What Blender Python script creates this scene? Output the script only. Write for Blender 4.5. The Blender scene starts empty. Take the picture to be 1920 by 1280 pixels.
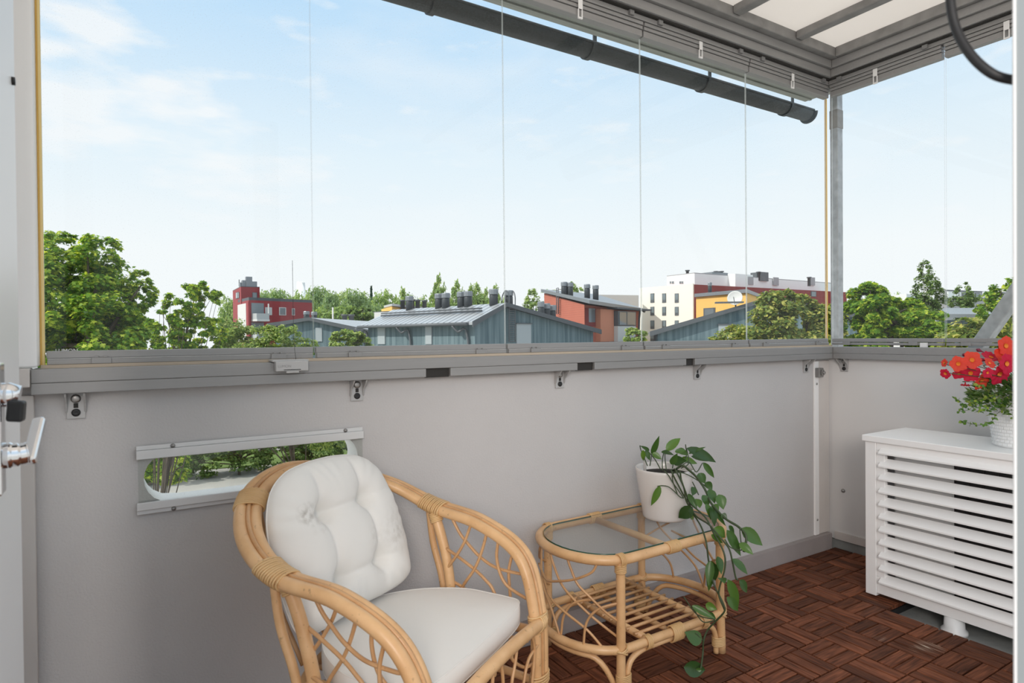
import bpy, bmesh, math, random
import numpy as np
from mathutils import Vector, Matrix
random.seed(7); RNG = np.random.default_rng(11)
S = bpy.context.scene
COL = S.collection
# ------------------------------------------------------------------ camera
FPX, PCX, PCY = 1163.63, 960.0, 640.0
YAW, PITCH, ROLL = 1.0193, -0.0089, -0.0088
CAM = np.array([-3.2167, -1.9584, 1.1471])
CF = np.array([math.cos(YAW)*math.cos(PITCH), math.sin(YAW)*math.cos(PITCH), math.sin(PITCH)])
_r0 = np.array([math.sin(YAW), -math.cos(YAW), 0.0]); _u0 = np.cross(_r0, CF)
CR = math.cos(ROLL)*_r0 + math.sin(ROLL)*_u0
CU = -math.sin(ROLL)*_r0 + math.cos(ROLL)*_u0
cd = bpy.data.cameras.new('camera'); cam = bpy.data.objects.new('camera', cd); COL.objects.link(cam)
cd.sensor_width = 36.0; cd.lens = 36.0*FPX/1920.0; cd.clip_start = 0.05; cd.clip_end = 2000
M = Matrix.Identity(4)
for i in range(3):
    M[i][0], M[i][1], M[i][2], M[i][3] = CR[i], CU[i], -CF[i], CAM[i]
cam.matrix_world = M
cd.dof.use_dof = True; cd.dof.focus_distance = 4.0; cd.dof.aperture_fstop = 8.0
S.camera = cam
# ------------------------------------------------------------------ light and exposure
S.view_settings.view_transform = 'Standard'; S.view_settings.look = 'None'
S.view_settings.exposure = 0.0; S.view_settings.gamma = 1.0; S.view_settings.use_curve_mapping = False
SUN_DIR = Vector((-0.74, 0.10, 0.66))          # towards the sun: along the street side, high on the left
SUN_STRENGTH = 3.4
SKY_STRENGTH = 1.0
sl = bpy.data.lights.new('sun', 'SUN'); sl.energy = SUN_STRENGTH; sl.angle = math.radians(0.8); sl.color = (1.0, 0.95, 0.86)
so = bpy.data.objects.new('sun', sl); COL.objects.link(so)
so.rotation_euler = SUN_DIR.to_track_quat('Z', 'Y').to_euler(); so.location = (-20, 5, 30)
ll = bpy.data.lights.new('fill_light', 'AREA'); ll.energy = 88; ll.shape = 'DISK'; ll.size = 1.4; ll.color = (1.0, .90, .82)
lo_ = bpy.data.objects.new('fill_light', ll); COL.objects.link(lo_); lo_.location = (-4.4, -4.0, 2.1)      # unseen fill light added behind the doorway to brighten the balcony
lo_.rotation_euler = Vector((-3.4, -3.3, 1.3)).to_track_quat('Z', 'Y').to_euler()
W = bpy.data.worlds.new('sky'); S.world = W; W.use_nodes = True
nt = W.node_tree; nt.nodes.clear(); N = nt.nodes.new; L = nt.links.new
wo = N('ShaderNodeOutputWorld'); bg = N('ShaderNodeBackground'); L(bg.outputs[0], wo.inputs[0])
tc = N('ShaderNodeTexCoord'); sx = N('ShaderNodeSeparateXYZ'); L(tc.outputs['Generated'], sx.inputs[0])
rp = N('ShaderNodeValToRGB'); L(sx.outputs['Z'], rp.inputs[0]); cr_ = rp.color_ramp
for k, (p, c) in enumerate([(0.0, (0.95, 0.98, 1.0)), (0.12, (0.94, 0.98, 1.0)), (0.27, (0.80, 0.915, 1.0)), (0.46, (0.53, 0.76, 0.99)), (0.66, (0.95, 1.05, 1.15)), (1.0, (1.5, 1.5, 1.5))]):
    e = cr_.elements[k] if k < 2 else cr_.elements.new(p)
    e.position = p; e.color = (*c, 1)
mp = N('ShaderNodeMapping'); mp.inputs['Scale'].default_value = (2.0, 2.0, 6.5); mp.inputs['Location'].default_value = (3.1, 1.3, 0.4)
L(tc.outputs['Generated'], mp.inputs[0])
cn = N('ShaderNodeTexNoise'); cn.inputs['Scale'].default_value = 1.6; cn.inputs['Detail'].default_value = 6; cn.inputs['Roughness'].default_value = 0.55
L(mp.outputs[0], cn.inputs['Vector'])
cr2 = N('ShaderNodeValToRGB'); cr2.color_ramp.elements[0].position = 0.50; cr2.color_ramp.elements[1].position = 0.72
cr2.color_ramp.elements[1].color = (0.75, 0.75, 0.75, 1)
L(cn.outputs['Fac'], cr2.inputs[0])
cblobs = None
for (bpx, bpy_, br) in ((120, 190, .17), (300, 200, .13), (160, 45, .09), (60, 85, .07), (430, 330, .16)):
    bd = CF+(bpx-PCX)/FPX*CR-(bpy_-PCY)/FPX*CU; bd = bd/np.linalg.norm(bd)
    vd = N('ShaderNodeVectorMath'); vd.operation = 'SUBTRACT'; L(tc.outputs['Generated'], vd.inputs[0]); vd.inputs[1].default_value = bd
    ve = N('ShaderNodeVectorMath'); ve.operation = 'MULTIPLY'; L(vd.outputs[0], ve.inputs[0]); ve.inputs[1].default_value = (1, 1, 2.0)
    vl = N('ShaderNodeVectorMath'); vl.operation = 'LENGTH'; L(ve.outputs[0], vl.inputs[0])
    vm_ = N('ShaderNodeMapRange'); vm_.inputs[1].default_value = br; vm_.inputs[2].default_value = 0.0; vm_.inputs[3].default_value = 0; vm_.inputs[4].default_value = .42; L(vl.outputs['Value'], vm_.inputs[0])
    if cblobs is None: cblobs = vm_
    else:
        mxx = N('ShaderNodeMath'); mxx.operation = 'MAXIMUM'; L(cblobs.outputs[0], mxx.inputs[0]); L(vm_.outputs[0], mxx.inputs[1]); cblobs = mxx
c3 = N('ShaderNodeTexNoise'); c3.inputs['Scale'].default_value = 6.0; c3.inputs['Detail'].default_value = 7; L(mp.outputs[0], c3.inputs['Vector'])
ca = N('ShaderNodeMath'); L(c3.outputs['Fac'], ca.inputs[0]); L(cblobs.outputs[0], ca.inputs[1])
cb_ = N('ShaderNodeMapRange'); cb_.inputs[1].default_value = .58; cb_.inputs[2].default_value = .86; cb_.inputs[4].default_value = .85; L(ca.outputs[0], cb_.inputs[0])
cs_ = N('ShaderNodeMath'); cs_.operation = 'MULTIPLY'; cs_.inputs[1].default_value = .45; L(cr2.outputs[0], cs_.inputs[0])
cmm = N('ShaderNodeMath'); cmm.operation = 'MAXIMUM'; L(cs_.outputs[0], cmm.inputs[0]); L(cb_.outputs[0], cmm.inputs[1])
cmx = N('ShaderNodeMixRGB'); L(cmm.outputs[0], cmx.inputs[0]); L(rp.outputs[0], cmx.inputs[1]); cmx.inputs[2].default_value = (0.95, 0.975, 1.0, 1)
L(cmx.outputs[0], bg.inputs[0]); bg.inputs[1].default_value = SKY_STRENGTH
S.cycles.max_bounces = 10; S.cycles.diffuse_bounces = 5; S.cycles.transparent_max_bounces = 24; S.cycles.transmission_bounces = 8
S.cycles.caustics_reflective = False; S.cycles.caustics_refractive = False; S.cycles.sample_clamp_indirect = 6.0

# ------------------------------------------------------------------ helpers
def ray(px, py): return CF + (px-PCX)/FPX*CR - (py-PCY)/FPX*CU
def at(px, py, depth): return CAM + depth*ray(px, py)
def onz(px, py, z):
    d = ray(px, py); return CAM + (z-CAM[2])/d[2]*d
def V(*a): return np.array(a, float)
def nrm(v):
    v = np.asarray(v, float); n = np.linalg.norm(v); return v/n if n > 1e-12 else v
def tag(o, label=None, cat=None, group=None, kind=None):
    if label: o['label'] = label
    if cat: o['category'] = cat
    if group: o['group'] = group
    if kind: o['kind'] = kind
    return o
def empty(name, loc=(0, 0, 0), rz=0.0, label=None, cat=None, group=None, kind=None):
    o = bpy.data.objects.new(name, None); COL.objects.link(o)
    o.location = loc; o.rotation_euler = (0, 0, rz); o.empty_display_size = 0.1
    return tag(o, label, cat, group, kind)

class MB:
    """collects shapes into one mesh"""
    def __init__(s): s.v = []; s.f = []; s.m = []; s.sm = []; s.n = 0
    def add(s, vs, fs, mi=0, smooth=False):
        b = s.n; s.v.extend([tuple(map(float, p)) for p in vs]); s.n += len(vs)
        for f in fs: s.f.append(tuple(i+b for i in f)); s.m.append(mi); s.sm.append(smooth)
        return s
    def box(s, x0, x1, y0, y1, z0, z1, mi=0):
        vs = [(x0, y0, z0), (x1, y0, z0), (x1, y1, z0), (x0, y1, z0), (x0, y0, z1), (x1, y0, z1), (x1, y1, z1), (x0, y1, z1)]
        return s.add(vs, [(3, 2, 1, 0), (4, 5, 6, 7), (0, 1, 5, 4), (1, 2, 6, 5), (2, 3, 7, 6), (3, 0, 4, 7)], mi)
    def obox(s, c, ax, ay, az, mi=0):
        c, ax, ay, az = map(lambda q: np.asarray(q, float), (c, ax, ay, az))
        vs = [c+i*ax+j*ay+k*az for k in (-1, 1) for (i, j) in ((-1, -1), (1, -1), (1, 1), (-1, 1))]
        return s.add(vs, [(3, 2, 1, 0), (4, 5, 6, 7), (0, 1, 5, 4), (1, 2, 6, 5), (2, 3, 7, 6), (3, 0, 4, 7)], mi)
    def prism(s, poly, d, mi=0, smooth=False):
        n = len(poly); poly = [np.asarray(p, float) for p in poly]; d = np.asarray(d, float)
        vs = poly+[p+d for p in poly]
        s.add(vs, [tuple(range(n-1, -1, -1)), tuple(range(n, 2*n))], mi)
        b = s.n-2*n
        for i in range(n):
            j = (i+1) % n; s.f.append((b+i, b+j, b+n+j, b+n+i)); s.m.append(mi); s.sm.append(smooth)
        return s
    def tube(s, path, r, seg=10, closed=False, mi=0, cap=True, smooth=True):
        P = np.asarray(path, float); n = len(P); R = np.broadcast_to(np.asarray(r, float), (n,))
        if closed: T = np.roll(P, -1, 0)-np.roll(P, 1, 0)
        else: T = np.gradient(P, axis=0)
        T = np.array([nrm(t) for t in T])
        a = np.array([0, 0, 1.0]) if abs(T[0][2]) < .9 else np.array([1.0, 0, 0])
        u = nrm(np.cross(T[0], a)); U = [u]
        for i in range(1, n):
            u = U[-1]-T[i]*(U[-1]@T[i]); U.append(nrm(u))
        vs = []
        for i in range(n):
            w = np.cross(T[i], U[i])
            for k in range(seg):
                t = 2*math.pi*k/seg; vs.append(P[i]+R[i]*(math.cos(t)*U[i]+math.sin(t)*w))
        fs = []
        for i in range(n if closed else n-1):
            i2 = (i+1) % n
            off = 0
            if closed and i2 == 0:
                d = [np.linalg.norm(vs[k]-vs[i*seg]) for k in range(seg)]; off = int(np.argmin(d))
            for k in range(seg):
                k2 = (k+1) % seg; fs.append((i*seg+k, i*seg+k2, i2*seg+(k2+off) % seg, i2*seg+(k+off) % seg))
        s.add(vs, fs, mi, smooth)
        if cap and not closed:
            b = s.n-n*seg
            s.f.append(tuple(b+k for k in range(seg-1, -1, -1))); s.m.append(mi); s.sm.append(False)
            s.f.append(tuple(b+(n-1)*seg+k for k in range(seg))); s.m.append(mi); s.sm.append(False)
        return s
    def lathe(s, prof, c=(0, 0, 0), seg=40, mi=0, axis=None, smooth=True):
        c = np.asarray(c, float)
        ax = np.array([0, 0, 1.0]) if axis is None else nrm(axis)
        a = np.array([1.0, 0, 0]) if abs(ax[0]) < .9 else np.array([0, 1.0, 0])
        u = nrm(np.cross(ax, a)); w = np.cross(ax, u); vs = []
        for (r, z) in prof:
            for k in range(seg):
                t = 2*math.pi*k/seg; vs.append(c+z*ax+r*(math.cos(t)*u+math.sin(t)*w))
        fs = [(i*seg+k, i*seg+(k+1) % seg, (i+1)*seg+(k+1) % seg, (i+1)*seg+k) for i in range(len(prof)-1) for k in range(seg)]
        s.add(vs, fs, mi, smooth)
        b = s.n-len(vs)
        if prof[0][0] > 1e-6: s.f.append(tuple(b+k for k in range(seg-1, -1, -1))); s.m.append(mi); s.sm.append(False)
        if prof[-1][0] > 1e-6: s.f.append(tuple(b+(len(prof)-1)*seg+k for k in range(seg))); s.m.append(mi); s.sm.append(False)
        return s
    def build(s, name, mats, parent=None, bevel=0.0, label=None, cat=None, group=None, kind=None, loc=None, fix=True):
        me = bpy.data.meshes.new(name); me.from_pydata(s.v, [], s.f)
        if not isinstance(mats, (list, tuple)): mats = [mats]
        for m in mats: me.materials.append(m)
        me.polygons.foreach_set('material_index', s.m); me.polygons.foreach_set('use_smooth', s.sm)
        if fix:
            bm = bmesh.new(); bm.from_mesh(me); bmesh.ops.recalc_face_normals(bm, faces=bm.faces); bm.to_mesh(me); bm.free()
        me.update()
        o = bpy.data.objects.new(name, me); COL.objects.link(o)
        if parent is not None: o.parent = parent
        if loc is not None: o.location = loc
        if bevel:
            b = o.modifiers.new('bevel', 'BEVEL'); b.width = bevel; b.segments = 2; b.limit_method = 'ANGLE'; b.angle_limit = math.radians(40)
        return tag(o, label, cat, group, kind)

def spline(P, n=10, closed=False):
    P = [np.asarray(p, float) for p in P]; m = len(P); o = []
    if closed: Q = [P[-1]]+P+[P[0], P[1]]; rng = range(1, m+1)
    else: Q = [2*P[0]-P[1]]+P+[2*P[-1]-P[-2]]; rng = range(1, m)
    for i in rng:
        a, b, c, d = Q[i-1:i+3]
        for t in np.arange(n)/n:
            o.append(.5*((2*b)+(-a+c)*t+(2*a-5*b+4*c-d)*t*t+(-a+3*b-3*c+d)*t**3))
    if not closed: o.append(P[-1])
    return np.array(o)

# ------------------------------------------------------------------ materials
def new_mat(name):
    m = bpy.data.materials.new(name); m.use_nodes = True
    t = m.node_tree; return m, t, t.nodes.get('Principled BSDF')
def mat(name, col, rough=0.5, metal=0.0, var=0.0, vscale=8.0, bump=0.0, bscale=120.0, spec=0.5, stretch=None, island=0.0, coat=0.0):
    m, t, p = new_mat(name); n = t.nodes.new; l = t.links.new
    p.inputs['Base Color'].default_value = (*col, 1); p.inputs['Roughness'].default_value = rough
    p.inputs['Metallic'].default_value = metal; p.inputs['Specular IOR Level'].default_value = spec
    if coat: p.inputs['Coat Weight'].default_value = coat; p.inputs['Coat Roughness'].default_value = 0.25
    tcn = n('ShaderNodeTexCoord'); mpn = n('ShaderNodeMapping'); l(tcn.outputs['Object'], mpn.inputs[0])
    if stretch: mpn.inputs['Scale'].default_value = stretch
    src = None
    if var:
        nz = n('ShaderNodeTexNoise'); nz.inputs['Scale'].default_value = vscale; nz.inputs['Detail'].default_value = 5
        l(mpn.outputs[0], nz.inputs['Vector'])
        mr = n('ShaderNodeMapRange'); mr.inputs[1].default_value = .25; mr.inputs[2].default_value = .75
        mr.inputs[3].default_value = 1-var; mr.inputs[4].default_value = 1+var; l(nz.outputs['Fac'], mr.inputs[0]); src = mr.outputs[0]
    if island:
        g = n('ShaderNodeNewGeometry'); mr = n('ShaderNodeMapRange'); mr.inputs[3].default_value = 1-island; mr.inputs[4].default_value = 1+island
        l(g.outputs['Random Per Island'], mr.inputs[0])
        if src is None: src = mr.outputs[0]
        else:
            mm = n('ShaderNodeMath'); mm.operation = 'MULTIPLY'; l(src, mm.inputs[0]); l(mr.outputs[0], mm.inputs[1]); src = mm.outputs[0]
    if src is not None:
        vm = n('ShaderNodeVectorMath'); vm.operation = 'SCALE'; vm.inputs[0].default_value = col; l(src, vm.inputs['Scale']); l(vm.outputs[0], p.inputs['Base Color'])
    if bump:
        bz = n('ShaderNodeTexNoise'); bz.inputs['Scale'].default_value = bscale; bz.inputs['Detail'].default_value = 3; l(mpn.outputs[0], bz.inputs['Vector'])
        bp = n('ShaderNodeBump'); bp.inputs['Strength'].default_value = bump; bp.inputs['Distance'].default_value = 0.004
        l(bz.outputs['Fac'], bp.inputs['Height']); l(bp.outputs[0], p.inputs['Normal'])
    return m
def glass_mat(name, tint=(0.985, 0.993, 0.99), refl=0.7, dust=0.0, ior=1.45):
    m, t, p = new_mat(name); n = t.nodes.new; l = t.links.new; t.nodes.remove(p)
    out = t.nodes.get('Material Output')
    tr = n('ShaderNodeBsdfTransparent'); tr.inputs[0].default_value = (*tint, 1)
    gl = n('ShaderNodeBsdfGlossy'); gl.inputs['Roughness'].default_value = 0.01
    lw = n('ShaderNodeLayerWeight'); lw.inputs[0].default_value = .5
    pw = n('ShaderNodeMath'); pw.operation = 'POWER'; pw.inputs[1].default_value = 5.0; l(lw.outputs['Facing'], pw.inputs[0])
    ma = n('ShaderNodeMath'); ma.operation = 'MULTIPLY_ADD'; ma.inputs[1].default_value = .96; ma.inputs[2].default_value = .04; l(pw.outputs[0], ma.inputs[0])
    mu = n('ShaderNodeMath'); mu.operation = 'MULTIPLY'; mu.inputs[1].default_value = refl; l(ma.outputs[0], mu.inputs[0])
    mx = n('ShaderNodeMixShader'); l(mu.outputs[0], mx.inputs[0]); l(tr.outputs[0], mx.inputs[1]); l(gl.outputs[0], mx.inputs[2])
    last = mx
    if dust:
        tcn = n('ShaderNodeTexCoord')
        a = n('ShaderNodeTexNoise'); a.inputs['Scale'].default_value = 260; a.inputs['Detail'].default_value = 2; l(tcn.outputs['Object'], a.inputs['Vector'])
        ra = n('ShaderNodeMapRange'); ra.inputs[1].default_value = .63; ra.inputs[2].default_value = .74; ra.inputs[3].default_value = 0; ra.inputs[4].default_value = dust; l(a.outputs['Fac'], ra.inputs[0])
        b = n('ShaderNodeTexNoise'); b.inputs['Scale'].default_value = 2.2; b.inputs['Detail'].default_value = 2; l(tcn.outputs['Object'], b.inputs['Vector'])
        rb = n('ShaderNodeMapRange'); rb.inputs[1].default_value = .4; rb.inputs[2].default_value = .7; rb.inputs[3].default_value = .1; rb.inputs[4].default_value = 1; l(b.outputs['Fac'], rb.inputs[0])
        ml = n('ShaderNodeMath'); ml.operation = 'MULTIPLY'; l(ra.outputs[0], ml.inputs[0]); l(rb.outputs[0], ml.inputs[1])
        df = n('ShaderNodeBsdfDiffuse'); df.inputs[0].default_value = (.8, .8, .78, 1)
        m2 = n('ShaderNodeMixShader'); l(ml.outputs[0], m2.inputs[0]); l(mx.outputs[0], m2.inputs[1]); l(df.outputs[0], m2.inputs[2]); last = m2
    l(last.outputs[0], out.inputs[0])
    return m
def leaf_mat(name, dark, mid, light, trans=0.35, rough=0.45, spec=0.4):
    m, t, p = new_mat(name); n = t.nodes.new; l = t.links.new; out = t.nodes.get('Material Output')
    g = n('ShaderNodeNewGeometry'); r = n('ShaderNodeValToRGB'); l(g.outputs['Random Per Island'], r.inputs[0])
    r.color_ramp.elements[0].color = (*dark, 1); r.color_ramp.elements[1].color = (*light, 1)
    e = r.color_ramp.elements.new(.55); e.color = (*mid, 1)
    l(r.outputs[0], p.inputs['Base Color']); p.inputs['Roughness'].default_value = rough; p.inputs['Specular IOR Level'].default_value = spec
    tl = n('ShaderNodeBsdfTranslucent'); hv = n('ShaderNodeVectorMath'); hv.operation = 'MULTIPLY'; hv.inputs[1].default_value = (1.25, 1.2, .6)
    l(r.outputs[0], hv.inputs[0]); l(hv.outputs[0], tl.inputs[0])
    mx = n('ShaderNodeMixShader'); mx.inputs[0].default_value = trans; l(p.outputs[0], mx.inputs[1]); l(tl.outputs[0], mx.inputs[2]); l(mx.outputs[0], out.inputs[0])
    return m
MAT = {}
MAT['plaster'] = mat('painted_plaster', (.565, .548, .543), .85, var=.035, vscale=2.5, bump=.35, bscale=160)
MAT['panel'] = mat('white_panel', (.74, .73, .725), .5, var=.02, vscale=3)
MAT['paint'] = mat('white_paint', (.94, .935, .93), .4)
MAT['doorpaint'] = mat('door_paint', (.92, .92, .92), .35)
MAT['trim'] = mat('beige_trim', (.66, .62, .59), .5, var=.03, vscale=6)
MAT['alu2'] = mat('mid_aluminium', (.47, .465, .46), .42, metal=.2)
MAT['alu'] = mat('grey_aluminium', (.30, .297, .295), .42, metal=.25, var=.04, vscale=3, stretch=(1, 30, 30))
MAT['aluL'] = mat('light_aluminium', (.68, .68, .68), .4, metal=.2)
MAT['aluD'] = mat('dark_aluminium', (.25, .25, .25), .45, metal=.3)
MAT['galv'] = mat('galvanised_steel', (.40, .41, .42), .5, metal=.5, var=.25, vscale=25, bump=.1, bscale=60)
MAT['galvD'] = mat('weathered_beam_steel', (.27, .265, .26), .6, metal=.3, var=.2, vscale=14)
MAT['gasket'] = mat('beige_gasket', (.55, .46, .36), .7)
MAT['yellow'] = mat('yellowed_gasket', (.80, .52, .13), .5)
MAT['yellowL'] = mat('pale_yellow_gasket', (.88, .68, .30), .5)
MAT['black'] = mat('black_plastic', (.015, .015, .016), .5)
MAT['hole'] = mat('dark_cavity', (.03, .028, .026), .8)
MAT['white'] = mat('white_plastic', (.8, .8, .8), .4)
MAT['clear'] = mat('clouded_plastic', (.55, .52, .50), .25)
MAT['concrete'] = mat('grey_concrete', (.30, .31, .30), .9, var=.2, vscale=9, bump=.4, bscale=70)
MAT['kerb'] = mat('painted_kerb', (.36, .325, .32), .85, var=.08, vscale=5, bump=.3, bscale=90)
MAT['jamb'] = mat('grey_door_frame', (.26, .285, .295), .45)
MAT['chrome'] = mat('polished_chrome', (.82, .82, .83), .08, metal=1.0)
MAT['screw'] = mat('screw_steel', (.35, .34, .33), .35, metal=.8)
MAT['glass'] = glass_mat('balcony_glass', refl=.35, dust=.28)
MAT['glassedge'] = mat('glass_edge', (.75, .80, .79), .15, spec=.8)
_m = MAT['glassedge'].node_tree; _t = _m.nodes.new('ShaderNodeBsdfTransparent'); _x = _m.nodes.new('ShaderNodeMixShader'); _x.inputs[0].default_value = .42
_m.links.new(_t.outputs[0], _x.inputs[1]); _m.links.new(_m.nodes['Principled BSDF'].outputs[0], _x.inputs[2]); _m.links.new(_x.outputs[0], _m.nodes['Material Output'].inputs[0])
MAT['glassedgeD'] = mat('glass_edge_dark', (.02, .09, .06), .15)
MAT['acrylic'] = glass_mat('clouded_acrylic', (.93, .94, .93), .6, dust=.5)
MAT['tabletop'] = glass_mat('table_glass', (.965, .978, .97), .8)

# ------------------------------------------------------------------ setting: floor, walls, ceiling
MB().box(-3.75, .10, -2.3, .10, -.20, -.045).build('floor', MAT['concrete'], kind='structure', label='bare grey concrete slab of the balcony under the deck', cat='floor')
# front parapet with a stadium shaped slot
def front_wall():
    mb = MB(); X0, X1, Z0, Z1 = -3.46, .14, -.20, 1.03; y0, y1 = 0.0, .11
    sx0, sx1, sz0, sz1 = -3.19, -2.598, .695, .838
    rx0, rx1, rz0, rz1 = -3.26, -2.53, .62, .90
    cxm, czm = (sx0+sx1)/2, (sz0+sz1)/2; hh = (sz1-sz0)/2; hl = (sx1-sx0)/2-hh
    ang = sorted(set([2*math.pi*k/96 for k in range(96)]+[math.atan2(b, a) % (2*math.pi) for a in (rx1-cxm, rx0-cxm) for b in (rz1-czm, rz0-czm)]))
    inn, outp = [], []
    for a in ang:
        dx, dz = math.cos(a), math.sin(a)
        lo, hi = 0, 2
        for _ in range(50):
            t = (lo+hi)/2; x, z = t*dx, t*dz; q = max(abs(x)-hl, 0)
            if math.hypot(q, z) < hh: lo = t
            else: hi = t
        inn.append((cxm+lo*dx, czm+lo*dz))
        t = min([(rx1-cxm)/dx if dx > 1e-9 else 9, (rx0-cxm)/dx if dx < -1e-9 else 9, (rz1-czm)/dz if dz > 1e-9 else 9, (rz0-czm)/dz if dz < -1e-9 else 9])
        outp.append((cxm+t*dx, czm+t*dz))
    n = len(ang)
    for y in (y0, y1):
        mb.add([(x, y, z) for x, z in inn]+[(x, y, z) for x, z in outp], [(i, (i+1) % n, n+(i+1) % n, n+i) for i in range(n)])
        for (a, b, c, d) in ((X0, rx0, Z0, Z1), (rx1, X1, Z0, Z1), (rx0, rx1, Z0, rz0), (rx0, rx1, rz1, Z1)):
            mb.add([(a, y, c), (b, y, c), (b, y, d), (a, y, d)], [(0, 1, 2, 3)])
    mb.add([(x, y0, z) for x, z in inn]+[(x, y1, z) for x, z in inn], [(i, (i+1) % n, n+(i+1) % n, n+i) for i in range(n)], 1, True)
    mb.add([(X0, y0, Z0), (X0, y1, Z0), (X0, y1, Z1), (X0, y0, Z1)], [(0, 1, 2, 3)]); mb.add([(X1, y0, Z0), (X1, y1, Z0), (X1, y1, Z1), (X1, y0, Z1)], [(0, 1, 2, 3)])
    mb.add([(X0, y0, Z1), (X1, y0, Z1), (X1, y1, Z1), (X0, y1, Z1)], [(0, 1, 2, 3)])
    return mb
front_wall().build('wall_front', [MAT['plaster'], MAT['paint']], kind='structure', label='rough grey-white plastered balcony parapet with a slot window', cat='wall')
MB().box(0.0, .05, -2.3, -.0, .045, 1.03).build('wall_right', MAT['panel'], kind='structure', label='smooth white panel parapet at the right end of the balcony', cat='wall')
MB().box(0.002, .09, -2.3, .0, -.20, .04).build('baseboard_right', MAT['concrete'], kind='structure', label='low grey concrete kerb under the right white panel', cat='baseboard')
MB().box(-.008, -.0005, -2.2, -.03, .045, .085).build('trim_1', MAT['trim'], kind='structure', label='pale channel holding the lower edge of the right white panel', cat='trim')
MB().box(-3.46, -.03, -.03, -.0005, -.045, .078).build('baseboard_front', MAT['kerb'], kind='structure', label='grey-mauve painted kerb along the foot of the front parapet', cat='baseboard')
# left side: white return wall and post
MB().box(-3.80, -3.462, -.35, .45, -.2, 3.0).box(-3.80, -3.72, -1.70, -.3501, -.2, 3.0).build('wall_left', MAT['paint'], kind='structure', label='white return wall at the left end of the balcony', cat='wall')  # the thin rear stretch is unseen, added to keep the sun out
MB().box(-3.458, -3.423, -.022, -.0005, -.04, 1.01).build('trim_2', MAT['trim'], bevel=.003, kind='structure', label='narrow pale cover strip at the left end of the parapet', cat='trim')
MB().box(-3.4615, -3.4135, -.035, .055, 1.08, 2.52).build('trim_3', MAT['paint'], bevel=.004, kind='structure', label='white vertical profile at the left end of the glazing', cat='trim')
# corner trims on the right end of the front wall
t4 = MB().box(-.148, -.112, -.010, -.0005, .08, 1.0).box(-.112, -.012, -.006, -.0005, .08, 1.0, 1)
t4.build('trim_4', [MAT['paint'], MAT['trim']], bevel=.0015, kind='structure', label='white and beige corner strips where the two parapets meet', cat='trim')
o = MB().box(-.146, -.104, -.034, -.0105, .915, .965).box(-.130, -.110, -.042, -.034, .925, .955).lathe([(.009, 0), (.009, .008), (.0, .008)], (-.120, -.042, .94), 12, axis=(0, -1, 0)).build('bolt_plate', MAT['screw'], bevel=.003)
tag(o, 'small dull steel bolt plate near the corner under the rail', 'bolt plate')
# screws
for k, z in enumerate((.88, .16)):
    o = MB().lathe([(.006, 0), (.006, .002), (.003, .004), (0, .004)], (-.130, -.0103, z), 12, axis=(0, -1, 0)).build('screw', MAT['screw'])
    tag(o, ['small screw high on the white corner strip below the bolt plate', 'small screw low on the white corner strip near the kerb'][k], 'screw', 'screws on the corner strip')
o = MB().lathe([(.010, 0), (.010, .004), (.006, .010), (.0, .011)], (-.0003, -.075, .31), 16, axis=(-1, 0, 0)).build('bolt', MAT['screw'])
tag(o, 'single round bolt head on the right white panel beside the louvred cover', 'bolt')
# ceiling: white sheet on steel beams
m, t, p = new_mat('roof_sheet'); p.inputs['Base Color'].default_value = (.86, .83, .80, 1); p.inputs['Roughness'].default_value = .6
_tl = t.nodes.new('ShaderNodeBsdfTranslucent'); _tl.inputs[0].default_value = (.86, .82, .78, 1); _mx = t.nodes.new('ShaderNodeMixShader'); _mx.inputs[0].default_value = .60
t.links.new(p.outputs[0], _mx.inputs[1]); t.links.new(_tl.outputs[0], _mx.inputs[2]); t.links.new(_mx.outputs[0], t.nodes['Material Output'].inputs[0]); MAT['roof'] = m
MB().box(-3.70, .10, -2.3, .32, 2.6355, 2.648).build('ceiling', MAT['roof'], kind='structure', label='white sheet roof over the balcony', cat='ceiling')
MB().box(-3.46, .02, -.085, .0, 2.5855, 2.635).build('trim_5', MAT['galvD'], bevel=.004, kind='structure', label='dark galvanised roof purlin above the front glazing header', cat='beam')
MB().box(-.075, .03, -2.3, -.0855, 2.5855, 2.635).build('trim_6', MAT['galvD'], bevel=.004, kind='structure', label='dark galvanised roof purlin above the right glazing header', cat='beam')
for k, x in enumerate((-.385, -.850, -1.315)):
    b = MB().box(x-.026, x+.026, -2.3, -.0855, 2.597, 2.635).build('roof_beam', MAT['galvD'], bevel=.006)
    tag(b, ['grey steel roof beam nearest the right glazing', 'grey steel roof beam second from the right glazing', 'grey steel roof beam third from the right glazing'][k], 'roof beam', 'steel beams under the white roof sheet')
# glazing header tracks
def header(front):
    mb = MB()
    secs = [(-.050, .05, 2.5455, 2.585, 0), (-.034, .05, 2.506, 2.545, 0), (-.022, .045, 2.5008, 2.506, 1), (-.004, .045, 2.480, 2.5004, 0)]
    for (a, b, z0, z1, mi) in secs:
        if front: mb.box(-3.455, abs(b), a, b, z0, z1, mi)
        else: mb.box(a, b, -2.3, a-.0006, z0, z1, mi)
    return mb
header(True).build('trim_7', [MAT['alu'], MAT['hole']], bevel=.003, kind='structure', label='grey aluminium header track above the front glazing', cat='trim')
header(False).build('trim_8', [MAT['alu'], MAT['hole']], bevel=.003, kind='structure', label='grey aluminium header track above the right glazing', cat='trim')
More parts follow.
